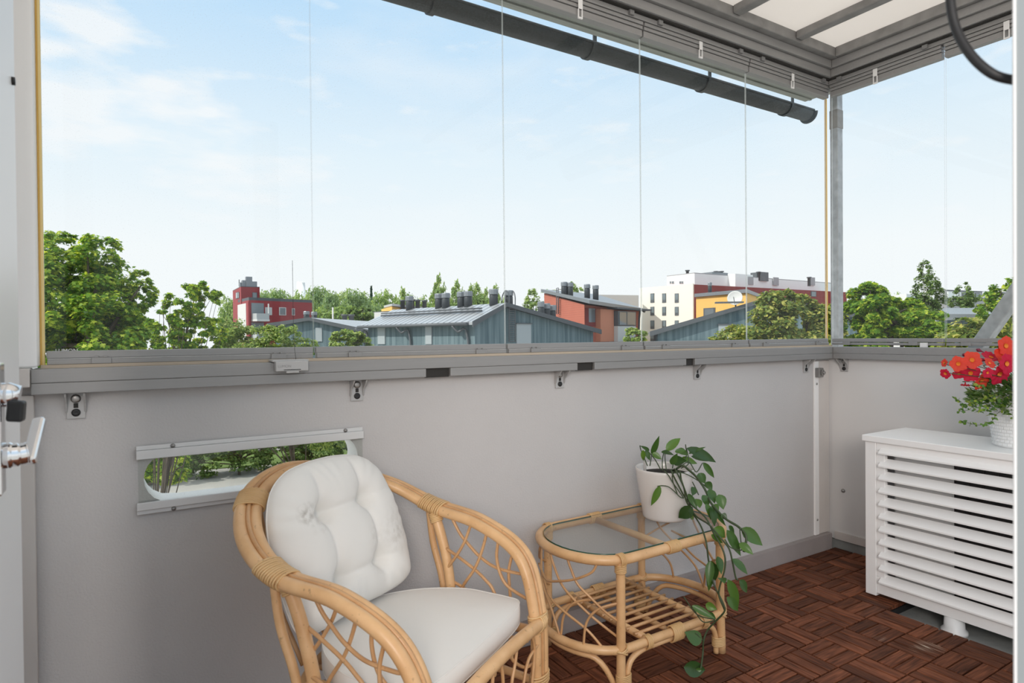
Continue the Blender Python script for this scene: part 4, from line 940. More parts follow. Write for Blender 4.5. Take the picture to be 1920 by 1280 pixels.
def simple_leaf(mb, A, ax_, nm, ln, w_, mi=0):
    ax_ = nrm(ax_); nm = nrm(nm-ax_*(nm@ax_)); sd_ = np.cross(nm, ax_); vs = []
    pr = [(0, .08), (.25, .85), (.5, 1.0), (.78, .6), (1.0, .02)]
    for tq, ww in pr: vs += [A+ax_*ln*tq-sd_*w_*ww+nm*w_*ww*.3, A+ax_*ln*tq, A+ax_*ln*tq+sd_*w_*ww+nm*w_*ww*.3]
    mb.add(vs, [(i*3+q, i*3+q+1, (i+1)*3+q+1, (i+1)*3+q) for i in range(len(pr)-1) for q in range(2)], mi, True)
fol = MB()
for k in range(950):
    th_, ph_ = random.uniform(0, 2*math.pi), random.uniform(.0, 1)
    rr_ = .04+.11*math.sqrt(random.random()); z = .165+.135*(1-(rr_/.165)**2)*random.uniform(.15, 1)
    if rr_ > .105 and random.random() < .5: z -= random.uniform(0, .05)
    d = V(rr_*math.cos(th_), rr_*math.sin(th_), z)-CR*.02*(z-.14)/.13
    simple_leaf(fol, d, V(math.cos(th_)*.8+random.uniform(-.6, .6), math.sin(th_)*.8+random.uniform(-.6, .6), random.uniform(-.2, .8)), V(random.uniform(-.5, .5), random.uniform(-.5, .5), 1), random.uniform(.022, .04), random.uniform(.004, .009))
fol.build('foliage', MAT['pleaf'], pet, fix=False)
cre = MB(); crs = MB()
CRP = [[(700, 680), (620, 740), (540, 760), (430, 700), (400, 740), (340, 760), (310, 700), (250, 670)], [(720, 700), (640, 790), (520, 800), (420, 790), (290, 810)], [(700, 820), (640, 900), (540, 940), (440, 930), (320, 895)], [(640, 640), (560, 680), (470, 700), (380, 700)], [(760, 700), (720, 780), (830, 830), (860, 890)], [(620, 620), (560, 560), (500, 540), (440, 530)], [(800, 690), (740, 750), (650, 770)]]
for st in CRP:
    P = [at(*c4p(*q), 2.31+.02*math.sin(i_*1.7))-OP for i_, q in enumerate(st)]
    P = spline([V(-.02, .0, .17)]+P, 6); crs.tube(P, .0008, 5)
    for k in range(5, len(P), 2):
        for s_ in (-1, 1):
            simple_leaf(cre, P[k], V(random.uniform(-1, 1), random.uniform(-1, 1), random.uniform(-.9, .6)), -CF+V(0, 0, .6)+V(random.uniform(-.5, .5), random.uniform(-.5, .5), 0), random.uniform(.008, .017), random.uniform(.004, .0075))
cv = crs.build('creeper', MAT['stem'], pet); cre.build('creeper_leaves', MAT['creep'], cv, fix=False)

# ================================================================== outside the glazing
GZ = -7.0
m, t, p = new_mat('gravel_ground'); n = t.nodes.new; l = t.links.new
tcn = n('ShaderNodeTexCoord'); nz = n('ShaderNodeTexNoise'); nz.inputs['Scale'].default_value = .12; nz.inputs['Detail'].default_value = 8; l(tcn.outputs['Object'], nz.inputs['Vector'])
r = n('ShaderNodeValToRGB'); l(nz.outputs['Fac'], r.inputs[0]); r.color_ramp.elements[0].position = .35; r.color_ramp.elements[0].color = (.30, .29, .27, 1); r.color_ramp.elements[1].position = .65; r.color_ramp.elements[1].color = (.52, .51, .48, 1)
l(r.outputs[0], p.inputs['Base Color']); p.inputs['Roughness'].default_value = .95
MB().box(-250, 350, -120, 450, GZ-.3, GZ).build('ground', m, kind='structure', label='pale gravel yard far below the balcony', cat='ground')
MAT['lawn'] = mat('lawn', (.13, .20, .045), .95, var=.3, vscale=1.5)

# ---- roof edge, gutter and steelwork of this house
MAT['soffit'] = mat('grey_green_soffit', (.34, .36, .33), .7, var=.15, vscale=5, stretch=(.5, 14, 1))
MB().box(-4.6, .31, .066, .335, 2.560, 2.580).box(-4.6, .30, .15, .185, 2.548, 2.5595).box(-4.6, .30, .285, .30, 2.552, 2.5595).build('trim_14', MAT['soffit'], kind='structure', label='grey green underside of the roof edge outside the front glazing', cat='roof edge')
MAT['gutter'] = mat('dark_gutter', (.035, .042, .045), .5, var=.6, vscale=160)
gut = empty('rain_gutter', (-1.5, .50, 2.592), 0, 'dark half round rain gutter running outside above the front glazing', 'gutter')
def lgut(mb): mb.v = [(a+1.5, b-.50, c-2.592) for a, b, c in mb.v]; return mb
arc = [V(0, .053*math.cos(a), .053*math.sin(a)) for a in np.linspace(0, -math.pi, 17)]
arc2 = [V(0, .0495*math.cos(a), .0495*math.sin(a)) for a in np.linspace(-math.pi, 0, 17)]
lgut(MB().prism([V(-4.6, .50, 2.592)+q for q in arc+arc2], (5.18, 0, 0)).tube([(-4.6, .447, 2.595), (.58, .447, 2.595)], .007, 8).tube([(-4.6, .553, 2.595), (.58, .553, 2.595)], .005, 8)).build('trough', MAT['gutter'], gut)
lgut(MB().prism([V(.58, .50, 2.592)+q*1.08 for q in arc], (.02, 0, 0)).tube([V(.598, .50, 2.592)+q*1.10 for q in arc], .008, 8)).build('end_cap', MAT['gutter'], gut)
for px_, py_ in ((815, 25), (1110, 95), (1325, 150), (1480, 190)):
    d_ = ray(px_, py_); xx = CAM[0]+(.47-CAM[1])/d_[1]*d_[0]
    ab = [V(xx-.012, .50, 2.592)+q*1.13 for q in arc]; ac_ = [V(xx-.012, .50, 2.592)+q*1.01 for q in arc[::-1]]
    lgut(MB().prism(ab+ac_, (.024, 0, 0)).box(xx-.010, xx+.010, .336, .452, 2.640, 2.646).box(xx-.010, xx+.010, .444, .452, 2.60, 2.6395)).build('bracket', MAT['gutter'], gut)
post = empty('steel_post', (.203, .076, -.5), 0, 'galvanised steel post standing outside the glazed corner', 'post')
MB().box(-.027, .027, -.022, .022, 0, 3.05).build('shaft', MAT['galv'], post, bevel=.004)
MB().box(-.029, .029, -.024, .024, 2.800, 2.905).build('band', MAT['galvD'], post, bevel=.003, label='dark sleeve on the post')  # darker band around the upper part of the post
q0, q1 = V(.2, -.33, .60), V(.2, -1.18, 2.02); ax_ = nrm(q1-q0); sd_ = V(1, 0, 0); up_ = np.cross(ax_, sd_)
o = MB().obox((q0+q1)/2, ax_*np.linalg.norm(q1-q0)/2, sd_*.035, up_*.027).build('steel_brace', MAT['galv'], bevel=.004)
tag(o, 'slanting galvanised steel brace outside the right glazing', 'brace')
o = MB().box(.06, .30, -2.2, .10, -.5, -.35).build('trim_15', MAT['galv'], kind='structure', label='steel edge beam outside the balcony slab', cat='beam')

# ---- buildings
class Wall:
    def __init__(s, A, B): s.A = V(A[0], A[1], 0); s.B = V(B[0], B[1], 0); s.d = nrm(s.B-s.A); s.n = V(s.d[1], -s.d[0], 0); s.n = s.n if s.n@(CAM-s.A) > 0 else -s.n
    def hit(s, px, py):
        r_ = ray(px, py); return CAM+r_*(((s.A-CAM)@s.n)/(r_@s.n))
    def rect(s, mb, px0, px1, py0, py1, out=.06, mi=0, back=.05):
        a, b, c_, d = s.hit(px0, py0), s.hit(px1, py0), s.hit(px1, py1), s.hit(px0, py1)
        zt, zb = (a[2]+b[2])/2, (c_[2]+d[2])/2; a = V(a[0], a[1], zt); b = V(b[0], b[1], zt)
        return mb.prism([a-s.n*back, b-s.n*back, V(b[0], b[1], zb)-s.n*back, V(a[0], a[1], zb)-s.n*back], s.n*(out+back), mi)
    def window(s, parent, px0, px1, py0, py1, frame=None, pane=None):
        f_ = s.rect(MB(), px0, px1, py0, py1, .05).build('window', frame or MAT['wframe'], parent)
        dx, dy = (px1-px0)*.12, (py1-py0)*.08
        s.rect(MB(), px0+dx, px1-dx, py0+dy, py1-dy, .07, back=-.04).build('window_pane', pane or MAT['wglass'], f_)
MAT['ventbody'] = mat('dark_vent_pipe', (.035, .042, .048), .5)
MAT['wframe'] = mat('dark_window_frame', (.10, .11, .12), .5)
MAT['wframeL'] = mat('pale_window_frame', (.55, .55, .54), .5)
MAT['wglass'] = mat('distant_window_glass', (.16, .20, .22), .08, spec=.8)
MAT['wglassL'] = mat('blind_window', (.45, .48, .48), .3)
def brick(name, c1, c2, scale, mortar=.02):
    m, t, p = new_mat(name); n = t.nodes.new; l = t.links.new
    tcn = n('ShaderNodeTexCoord'); b = n('ShaderNodeTexNoise'); b.inputs['Scale'].default_value = scale; b.inputs['Detail'].default_value = 6; l(tcn.outputs['Object'], b.inputs['Vector'])
    wv = n('ShaderNodeTexWave'); wv.bands_direction = 'Z'; wv.inputs['Scale'].default_value = 1.6; l(tcn.outputs['Object'], wv.inputs['Vector'])
    mx = n('ShaderNodeMixRGB'); mx.inputs[1].default_value = (*c1, 1); mx.inputs[2].default_value = (*c2, 1); l(b.outputs['Fac'], mx.inputs[0])
    m2 = n('ShaderNodeMixRGB'); m2.blend_type = 'MULTIPLY'; m2.inputs[0].default_value = .12; l(mx.outputs[0], m2.inputs[1]); l(wv.outputs[0], m2.inputs[2]); l(m2.outputs[0], p.inputs['Base Color'])
    p.inputs['Roughness'].default_value = .9; return m
MAT['redbrick'] = brick('dark_red_cladding', (.25, .035, .042), (.33, .06, .062), .8)
MAT['redtile'] = brick('maroon_brick', (.22, .035, .035), (.30, .055, .05), .8)
MAT['orangebrick'] = brick('orange_red_brick', (.46, .13, .085), (.56, .18, .115), .9)
MAT['orange'] = mat('terracotta_render', (.62, .25, .15), .9, var=.05)
MAT['cream'] = mat('cream_render', (.80, .77, .69), .9, var=.02)
MAT['whiteclad'] = mat('white_cladding', (.80, .84, .83), .6, var=.02)
MAT['yellowr'] = mat('yellow_render', (.84, .50, .14), .9, var=.05)
MAT['greyclad'] = mat('grey_cladding', (.35, .36, .37), .7)
MAT['whitegrey'] = mat('pale_grey_wall', (.62, .62, .60), .8)
MAT['darkroof'] = mat('dark_roof_felt', (.085, .095, .105), .7)
MAT['slate'] = mat('grey_metal_roof', (.24, .26, .28), .4, metal=.4)
MAT['paleroof'] = mat('pale_metal_roof', (.60, .61, .62), .45, metal=.2)
def board(name, c1, c2, sc):
    m, t, p = new_mat(name); n = t.nodes.new; l = t.links.new
    tcn = n('ShaderNodeTexCoord'); mpn = n('ShaderNodeMapping'); mpn.inputs['Scale'].default_value = (1, 1, .05); l(tcn.outputs['Object'], mpn.inputs[0])
    b = n('ShaderNodeTexNoise'); b.inputs['Scale'].default_value = sc; b.inputs['Detail'].default_value = 5; l(mpn.outputs[0], b.inputs['Vector'])
    r = n('ShaderNodeValToRGB'); r.color_ramp.elements[0].position = .33; r.color_ramp.elements[1].position = .67; r.color_ramp.elements[0].color = (*c1, 1); r.color_ramp.elements[1].color = (*c2, 1)
    l(b.outputs['Fac'], r.inputs[0]); l(r.outputs[0], p.inputs['Base Color']); p.inputs['Roughness'].default_value = .8; return m
MAT['board'] = board('grey_blue_boards', (.070, .115, .135), (.165, .230, .250), 4.5)
MAT['boardP'] = mat('pale_grey_door', (.36, .40, .42), .7)
def seam_roof(name, ang):
    m, t, p = new_mat(name); n = t.nodes.new; l = t.links.new
    tcn = n('ShaderNodeTexCoord'); mpn = n('ShaderNodeMapping'); mpn.inputs['Rotation'].default_value = (0, 0, -ang); l(tcn.outputs['Object'], mpn.inputs[0])
    wv = n('ShaderNodeTexWave'); wv.bands_direction = 'X'; wv.inputs['Scale'].default_value = .55; l(mpn.outputs[0], wv.inputs['Vector'])
    r = n('ShaderNodeValToRGB'); r.color_ramp.elements[0].position = .08; r.color_ramp.elements[0].color = (.16, .175, .19, 1); r.color_ramp.elements[1].position = .28; r.color_ramp.elements[1].color = (.46, .48, .50, 1); l(wv.outputs[0], r.inputs[0])
    l(r.outputs[0], p.inputs['Base Color']); p.inputs['Roughness'].default_value = .35; p.inputs['Metallic'].default_value = .35; return m
def xy(px, depth): q = at(px, 630, depth); return V(q[0], q[1], 0)
def zat(px, py, depth): return at(px, py, depth)[2]
def block(fp, z0, z1): return MB().prism([V(p_[0], p_[1], z0) for p_ in fp], (0, 0, z1-z0))
def para(A, Cn, B): return [A, Cn, B, A+B-Cn]
def vent(parent, pos, r_, h, name='roof_vent'):
    r_ *= .74; h *= .92
    v_ = MB().lathe([(r_*.9, -h*.25), (r_*.9, h*.60), (r_*.8, h*.66)], pos, 12).build(name, MAT['ventbody'], parent)
    MB().lathe([(r_*.8, h*.66), (r_, h*.68), (r_, h*.94), (r_*.92, h), (0, h)], pos, 12, smooth=False).build('vent_cap', MAT['slate'], v_)
def bempty(name, at_, label, cat='building', group=None):
    return empty(name, (0, 0, 0), 0, label, cat, group)

# red tower block, left
b = bempty('apartment_block', None, 'dark red apartment block with a small tower and pale side wall')
A, Cn, B = xy(447, 64), xy(467.5, 60), xy(586, 65.5); zt = zat(467.5, 562.5, 60)
block(para(A, Cn, B), GZ, zt).build('walls', MAT['redbrick'], b)
fr_w = Wall(Cn, B); sd_w = Wall(A, Cn)
block(para(A, Cn, B), zt+.002, zt+.28).build('roof_edge', MAT['darkroof'], b)
sd_w.rect(MB(), 447.4, 463, 570, 640, .10).build('side_cladding', MAT['whitegrey'], b)
sd_w.rect(MB(), 463.2, 467.4, 565, 640, .10).build('corner_cladding', MAT['redbrick'], b)
for (a_, b_, c_, d_) in ((497, 509.5, 576, 590.5), (523, 536, 576, 591), (547, 552.5, 578, 591)): fr_w.window(b, a_, b_, c_, d_, MAT['wframeL'], MAT['wglassL'] if a_ < 510 else None)
for (a_, b_) in ((471, 494.5),):
    k_ = fr_w.rect(MB(), a_, b_, 568, 588, .02).build('balcony', MAT['wglass'], b)
    fr_w.rect(MB(), a_, b_, 588, 599, 1.0).build('balcony_front', MAT['wglassL'], k_)
    fr_w.rect(MB(), a_, b_, 599, 602.5, 1.1).build('balcony_slab', MAT['whitegrey'], k_)
    fr_w.rect(MB(), b_-1.6, b_, 570, 588, 1.0, back=-.9).build('balcony_post', MAT['whitegrey'], k_)
k_ = fr_w.rect(MB(), 471, 494.5, 604, 628, .02).build('balcony', MAT['wglass'], b); fr_w.rect(MB(), 471, 494.5, 622, 640, 1.0).build('balcony_front', MAT['wglassL'], k_)
for zz in ((449.5, 452.5, 576, 588), (457.5, 460.5, 578, 590)): sd_w.window(b, *zz)
A2, C2, B2 = xy(437.5, 68), xy(453, 62.5), xy(488, 63.5)
block(para(A2, C2, B2), zt-3, zat(453, 537.5, 62.5)).build('tower', MAT['redbrick'], b)
block(para(A2, C2, B2), zat(453, 537.5, 62.5)+.002, zat(453, 536.3, 62.5)).build('tower_roof', MAT['darkroof'], b)
w_ = Wall(C2, B2); w_.window(b, 473, 482, 548, 561); w_ = Wall(A2, C2); w_.window(b, 443, 446.5, 548, 559.5); w_.window(b, 447, 448.8, 547.5, 559)
for (a_, h_, r_) in ((456, 530, .35), (462, 526, .45), (466.5, 519, .3), (471, 528, .5), (476, 531, .25)):
    q = at(a_, 537, 65); MB().box(q[0]-r_, q[0]+r_, q[1]-r_, q[1]+r_, q[2]-.6, zat(a_, h_, 65)).build('roof_unit', MAT['slate'], b)
q = at(448.5, 537, 66); MB().tube([q, V(q[0], q[1], zat(448.5, 524, 66))], .05, 6).build('aerial', MAT['wframe'], b)

def gable_barn(label, eaveL, apex, eaveR, dL, dR, length, far_ratio=None, lean=None):
    """gable wall from eaveL to eaveR (pixels on that wall); the building runs back along the given vector"""
    b = bempty('wooden_barn', None, label); w_ = Wall(xy(eaveL[0], dL), xy(eaveR[0], dR))
    e0, ap, e1 = w_.hit(*eaveL), w_.hit(*apex), w_.hit(*eaveR)
    run = length
    fl, fr_ = V(e0[0], e0[1], GZ), V(e1[0], e1[1], GZ)
    MB().prism([fl, fr_, e1, ap, e0], run).build('walls', MAT['board'], b)
    n_ = nrm(run); out = -n_*.35
    dl, dr_ = nrm(e0-ap)*.55, nrm(e1-ap)*.55; tk = V(0, 0, .22)
    ang = math.atan2(n_[1], n_[0])
    rm = seam_roof('seamed_metal_roof', ang)
    for d_, e in ((dl, e0), (dr_, e1)):
        MB().prism([ap+out+V(0, 0, .03), e+d_+out+V(0, 0, .03), e+d_+out+tk, ap+out+tk], run-2*out).build('roof', rm, b)
        MB().prism([ap+out*1.15-V(0, 0, .02), e+d_+out*1.15-V(0, 0, .10), e+d_+out*1.15+tk+V(0, 0, .02), ap+out*1.15+tk+V(0, 0, .02)], n_*.08).build('barge_board', MAT['darkroof'], b)
    return b, w_, e0, ap, e1, run
# main grey barn
dB = 38.0; PB = xy(890, dB); PA = xy(690, 46.0); longdir = nrm(PA-PB); perp = V(-longdir[1], longdir[0], 0)
if perp@CR < 0: perp = -perp
r_ = ray(1112, 630); Mx = np.array([[perp[0], -r_[0]], [perp[1], -r_[1]]]); s_, dR_ = np.linalg.solve(Mx, (CAM-PB)[:2])
b, gw, e0, ap, e1, run = gable_barn('grey blue boarded barn with a long seamed metal roof and roof vents', (890, 603.5), (943, 574.5), (1112, 621.5), dB, float(dR_), longdir*np.linalg.norm(PA-PB))
lw_ = Wall(PA, PB)
for (a_, b_) in ((709, 722.5), (798.5, 810)): lw_.rect(MB(), a_, b_, 612, 645, .06).build('door', MAT['boardP'], b)
gw.rect(MB(), 967, 994, 607, 645, .08).build('loft_door', MAT['boardP'], b); gw.rect(MB(), 965.5, 995.5, 605.5, 607, .15).build('door_head', MAT['darkroof'], b)
q0 = lw_.hit(690, 612); q1 = lw_.hit(889, 604)
eo = lw_.n*.62
MB().tube([V(q0[0], q0[1], e0[2]-.12)+eo-longdir*-.4, V(q1[0], q1[1], e0[2]-.12)+eo], .10, 8).build('gutter', MAT['wframe'], b)
for px_ in (692.5, 772, 880):
    q = lw_.hit(px_, 620); P_ = [V(q[0], q[1], e0[2]-.2)+eo+longdir*.9, V(q[0], q[1], e0[2]-.6)+eo*.7+longdir*.6, V(q[0], q[1], e0[2]-1.1)+lw_.n*.12, V(q[0], q[1], GZ)+lw_.n*.12]
    MB().tube(spline(P_, 4), .075, 6).build('downpipe', MAT['wframe'], b)
ro = V(0, 0, .34); sl_ = e0-ap
for f_ in (.62,):
    P_ = ap+sl_*f_+ro; MB().tube([P_+run*.03, P_+run*.97], .07, 6).tube([P_+V(0, 0, .16)+run*.03, P_+V(0, 0, .16)+run*.97], .05, 6).build('snow_guard', MAT['darkroof'], b)
for fr_ in (.06, .27, .33, .47, .535, .83):
    vent(b, ap+run*fr_+sl_*.06+V(0, 0, .15), .42, 1.15)
vent(b, ap+run*.02+(e1-ap)*.08+V(0, 0, .15), .42, 1.15)
# roof ladder with hooped rails on the gable
lad = MB()
qa = gw.hit(955, 640); qb = gw.hit(955, 578); dd_ = gw.d*.28
for sg in (-1, 1):
    top = [qa+dd_*sg+gw.n*.25, qb+dd_*sg+gw.n*.25, qb+dd_*sg+gw.n*.25+V(0, 0, .8), qb+dd_*sg*1.1+gw.n*.0+V(0, 0, 1.15), qb+dd_*sg-gw.n*.35+V(0, 0, .8), qb+dd_*sg-gw.n*.4+V(0, 0, .1)]
    lad.tube(spline(top, 5), .035, 6)
for k in range(16):
    z = qa[2]+(qb[2]-qa[2])*k/15; P_ = V(qa[0], qa[1], z)+gw.n*.25; lad.tube([P_-dd_, P_+dd_], .03, 5)
lad.build('ladder', MAT['wframe'], b)
for px_, py_ in ((1024, 596), (1035, 599), (1046, 602)):
    q = gw.hit(px_, py_)+run*.04; vent(b, q, .34, 1.25)
# smaller grey barn at the left
A_, B_ = xy(517, 50), xy(684, 49); wl_ = Wall(A_, B_); rn = -wl_.n*14
b, gw2, f0, fa, f1, _ = gable_barn('low grey boarded barn half hidden by shrubs before the red block', (517, 610), (583, 600.5), (682, 621), 50, 49, rn)
gw2.rect(MB(), 592, 604, 614, 640, .06).build('door', MAT['boardP'], b)
for fr_ in (.1, .2): vent(b, fa+rn*fr_+(f0-fa)*.35+V(0, 0, .1), .35, .9)
# right grey barn
A_, B_ = xy(1233, 43), xy(1668, 40); wl_ = Wall(A_, B_); rn = -wl_.n*16
b, gw3, g0, ga, g1, _ = gable_barn('grey blue boarded barn in front of the yellow building', (1233, 623.5), (1446, 562), (1668, 608), 43, 40, rn)
gw3.rect(MB(), 1347, 1377, 609, 650, .08).build('loft_door', MAT['boardP'], b); gw3.rect(MB(), 1345.5, 1378.5, 607, 609, .14).build('door_head', MAT['darkroof'], b)
q = gw3.hit(1366, 577); MB().obox(q+gw3.n*.3+V(0, 0, .35), gw3.d*.9, gw3.n*.3, V(0, 0, .05)).build('roof_walkway', MAT['wframe'], b)
# brick house with slanting roof
b = bempty('brick_house', None, 'orange brick house with a slanting grey roof and dark bay window')
A, Cn, B = xy(1021, 62), xy(1096, 52), xy(1200, 60)
w1_ = Wall(A, Cn); w2_ = Wall(Cn, B)
hA, hC = w1_.hit(1022, 549), w1_.hit(1096, 571); hB = w2_.hit(1199, 577)
fp = [A, Cn, B, A+B-Cn]; zz = [hA[2], hC[2], hC[2]-.3, hA[2]]
bot = [V(q[0], q[1], GZ) for q in fp]; topp = [V(q[0], q[1], z) for q, z in zip(fp, zz)]
MB().add(bot+topp, [(0, 1, 5, 4), (1, 2, 6, 5), (2, 3, 7, 6), (3, 0, 4, 7), (4, 5, 6, 7)]).build('walls', MAT['orangebrick'], b)
cen = sum(topp)/4; rt = [cen+(q-cen)*1.07+V(0, 0, .05) for q in topp]
rt[1] = rt[1]+nrm(Cn-A)*1.2
MB().prism(rt, (0, 0, .30)).build('roof', MAT['slate'], b)
w2_.rect(MB(), 1097, 1116, 577, 612, .04).build('recess', MAT['redtile'], b)
w2_.rect(MB(), 1103, 1115, 578, 604, .05, back=-.041).build('tall_window', MAT['wglass'], b)
w2_.rect(MB(), 1116.3, 1141.5, 580, 640, .5).build('porch_wall', MAT['orange'], b)
bw = w2_.rect(MB(), 1142, 1176, 584, 611, .9).build('bay_window', MAT['wframe'], b)
for a_, b_ in ((1144, 1157), (1158.5, 1174)): w2_.rect(MB(), a_, b_, 586, 609, .95, back=-.901).build('window_pane', MAT['wglass'], bw)
w2_.rect(MB(), 1142, 1176, 611.5, 640, .88).build('bay_panel', MAT['whitegrey'], b)
w2_.window(b, 1178, 1187, 584, 616)
w2_.rect(MB(), 1138, 1203, 578.5, 581.5, 1.1).build('bay_roof', MAT['darkroof'], b)
P_ = w2_.hit(1193, 585); MB().tube(spline([P_+w2_.n*.9, P_+w2_.n*.3-V(0, 0, .6), V(P_[0], P_[1], GZ)+w2_.n*.2], 4), .1, 6).build('downpipe', MAT['wframe'], b)
for px_, py_ in ((1058, 553), (1069, 554), (1101, 556), (1117, 558)):
    d_ = 57 if px_ < 1080 else 60; vent(b, at(px_, py_, d_), .42, 1.3)
lad = MB(); qa, qb = w1_.hit(1050, 588), w1_.hit(1050, 540)
for sg in (-.25, .25): lad.tube([qa+w1_.d*sg+w1_.n*.25, qb+w1_.d*sg+w1_.n*.25], .04, 5)
for k in range(14): P_ = qa+(qb-qa)*k/13+w1_.n*.25; lad.tube([P_-w1_.d*.25, P_+w1_.d*.25], .03, 5)
lad.build('ladder', MAT['wframe'], b)
# pale low block behind the brick house
o = block(para(xy(1120, 84), xy(1121, 80), xy(1198, 82)), GZ, zat(1150, 552, 80)).build('low_block', MAT['whitegrey']); tag(o, 'pale grey flat roofed block showing behind the brick house roof', 'building')
# cream block with red flank and white penthouse
b = bempty('apartment_block', None, 'cream four storey apartment block with a white penthouse and red flank')
A, Cn, B = xy(1201, 87), xy(1301, 80), xy(1588, 98); zt = zat(1301, 533, 80)
block(para(A, Cn, B), GZ, zt).build('walls', MAT['redtile'], b)
w1_ = Wall(A, Cn); w2_ = Wall(Cn, B)
w1_.rect(MB(), 1200.5, 1300.6, 536, 650, .15).build('cream_facade', MAT['cream'], b)
for c0_, c1_ in ((1221, 1228.3), (1243, 1250.4), (1266.6, 1274)):
    for r0_, r1_ in ((550, 567.5), (575, 591.5), (600.5, 616.5), (625, 640)):
        f_ = w1_.rect(MB(), c0_, c1_, r0_, r1_, .19, back=-.14).build('window', MAT['wframe'], b); w1_.rect(MB(), c0_+1, c1_-.8, r0_+1, r1_-5.0, .22, back=-.18).build('window_pane', MAT['wglass'], f_)
for c0_, c1_ in ((1341, 1352), (1430, 1440), (1480, 1490), (1520, 1530)): w2_.window(b, c0_, c1_, 546, 556)
A, Cn, B = xy(1251, 88), xy(1303, 84), xy(1560, 103)
block(para(A, Cn, B), zt-.3, zat(1303, 512.5, 84)).build('penthouse', MAT['whiteclad'], b)
block(para(A, Cn, B), zat(1303, 512.5, 84)+.002, zat(1303, 511, 84)).build('penthouse_roof', MAT['greyclad'], b)
w3_ = Wall(Cn, B); w4_ = Wall(A, Cn)
w3_.rect(MB(), 1365, 1398, 515.5, 540, 1.2).build('stair_tower', MAT['whiteclad'], b)
for px_, a_ in ((1389, 1398), (1448, 1458), (1517, 1526)):
    f_ = w3_.rect(MB(), px_, a_, 520, 535, 1.3 if px_ < 1400 else .2, back=-.1).build('louvre_panel', MAT['greyclad'], b)
for a_, b_ in ((1256, 1259), (1260, 1264), (1274, 1278), (1278.5, 1281.5)): w4_.window(b, a_, b_, 527, 531.5, MAT['wframeL'])
for px_, top in ((1289, 507), (1342, 509), (1346, 509.5), (1353, 509), (1422, 510), (1517, 520)):
    q = at(px_, 515, 92); MB().lathe([(.22, -1.2), (.22, 0), (.34, 0), (.34, .15)], V(q[0], q[1], zat(px_, top+1, 92)), 8).build('roof_vent', MAT['wframe'], b)
q = at(1424, 515, 93); MB().box(q[0]-.9, q[0]+.9, q[1]-.9, q[1]+.9, q[2]-1, zat(1424, 511, 93)).build('roof_unit', MAT['wframe'], b)
q = at(1344, 515, 91); MB().box(q[0]-2.2, q[0]+1.2, q[1]-1, q[1]+1, q[2]-1, zat(1344, 512, 91)).build('roof_unit', MAT['slate'], b)
# yellow building
b = bempty('yellow_house', None, 'yellow rendered building with a grey roof edge behind the right barn')
A, Cn, B = xy(1305.5, 66), xy(1400, 60), xy(1440, 74); w1_ = Wall(A, Cn)
zt = w1_.hit(1400, 549)[2]
block(para(A, Cn, B), GZ, zt).build('walls', MAT['yellowr'], b)
cen = (A+B)/2; block([cen+(q-cen)*1.04 for q in para(A, Cn, B)], zt+.002, zt+.35).build('roof', MAT['slate'], b)
w1_.window(b, 1319.5, 1341.5, 577, 600)
q = at(1331, 549, 66); vent(b, q+V(0, 0, 0), .3, 1.2)
# dish
b = bempty('satellite_dish', None, 'grey satellite dish on a mast above the right barn roof', 'satellite dish')
q = at(1378, 558.5, 43.5); ax_ = nrm(-CF*.8-CR*.45+V(0, 0, .25))
MB().lathe([(0, -.13), (.22, -.10), (.42, -.03), (.50, .02), (.52, .03), (.50, .045), (.42, -.01), (.22, -.08), (0, -.105)], q, 32, axis=ax_).build('dish', MAT['whitegrey'], b)
MB().tube([q-ax_*.14, q-ax_*.28, V(q[0], q[1], q[2]-.52)-ax_*.28], .05, 8).build('mast', MAT['wframe'], b)
MB().tube([q-V(0, 0, .5), q+ax_*.55-V(0, 0, .1)], .025, 6).build('feed_arm', MAT['wframe'], b)
# houses glimpsed behind the main barn
b = bempty('pale_house', None, 'pale house with an ochre gable behind the long barn roof')
w_ = Wall(xy(702, 78), xy(740, 76)); block(para(xy(702, 78), xy(737, 76), xy(800, 86)), GZ, zat(737, 584, 76)).build('walls', MAT['whitegrey'], b)
block(para(xy(700, 78.2), xy(738, 75.8), xy(802, 86)), zat(737, 584, 76)+.002, zat(737, 582.6, 76)).build('roof', MAT['darkroof'], b)
w2_ = Wall(xy(735, 82), xy(810, 84)); P_ = [w2_.hit(735, 600), w2_.hit(808, 600), w2_.hit(808, 583), w2_.hit(735, 574.5)]
MB().prism(P_, -w2_.n*8).build('ochre_wing', MAT['yellowr'], b)
MB().prism([w2_.hit(734, 573.5)+w2_.n*.3, w2_.hit(812, 581.5)+w2_.n*.3, w2_.hit(806, 573.5)-w2_.n*8, w2_.hit(740, 571.5)-w2_.n*8], (0, 0, .3)).build('wing_roof', MAT['paleroof'], b)
for px_, py_ in ((755, 572), (773, 571), (783, 571.5), (796, 572.5)): q = at(px_, py_, 82); MB().lathe([(.3, -1.0), (.3, .5), (.38, .5), (.38, .7)], q, 8).build('roof_vent', MAT['wframe'], b)
b = bempty('low_house', None, 'low house with a pale metal roof between the two left barns')
block(para(xy(634, 72), xy(676, 66), xy(686, 70)), GZ, zat(660, 619, 68)).build('walls', MAT['whitegrey'], b)
P_ = [at(630, 613, 74), at(680, 618, 65), at(690, 606, 71), at(640, 602.5, 80)]; MB().prism(P_, (0, 0, .25)).build('roof', MAT['paleroof'], b)
for px_ in (646, 659): q = at(px_, 605, 74); MB().lathe([(.3, -.6), (.3, .8), (.4, .8), (.4, 1.0)], q, 8).build('roof_vent', MAT['wframe'], b)
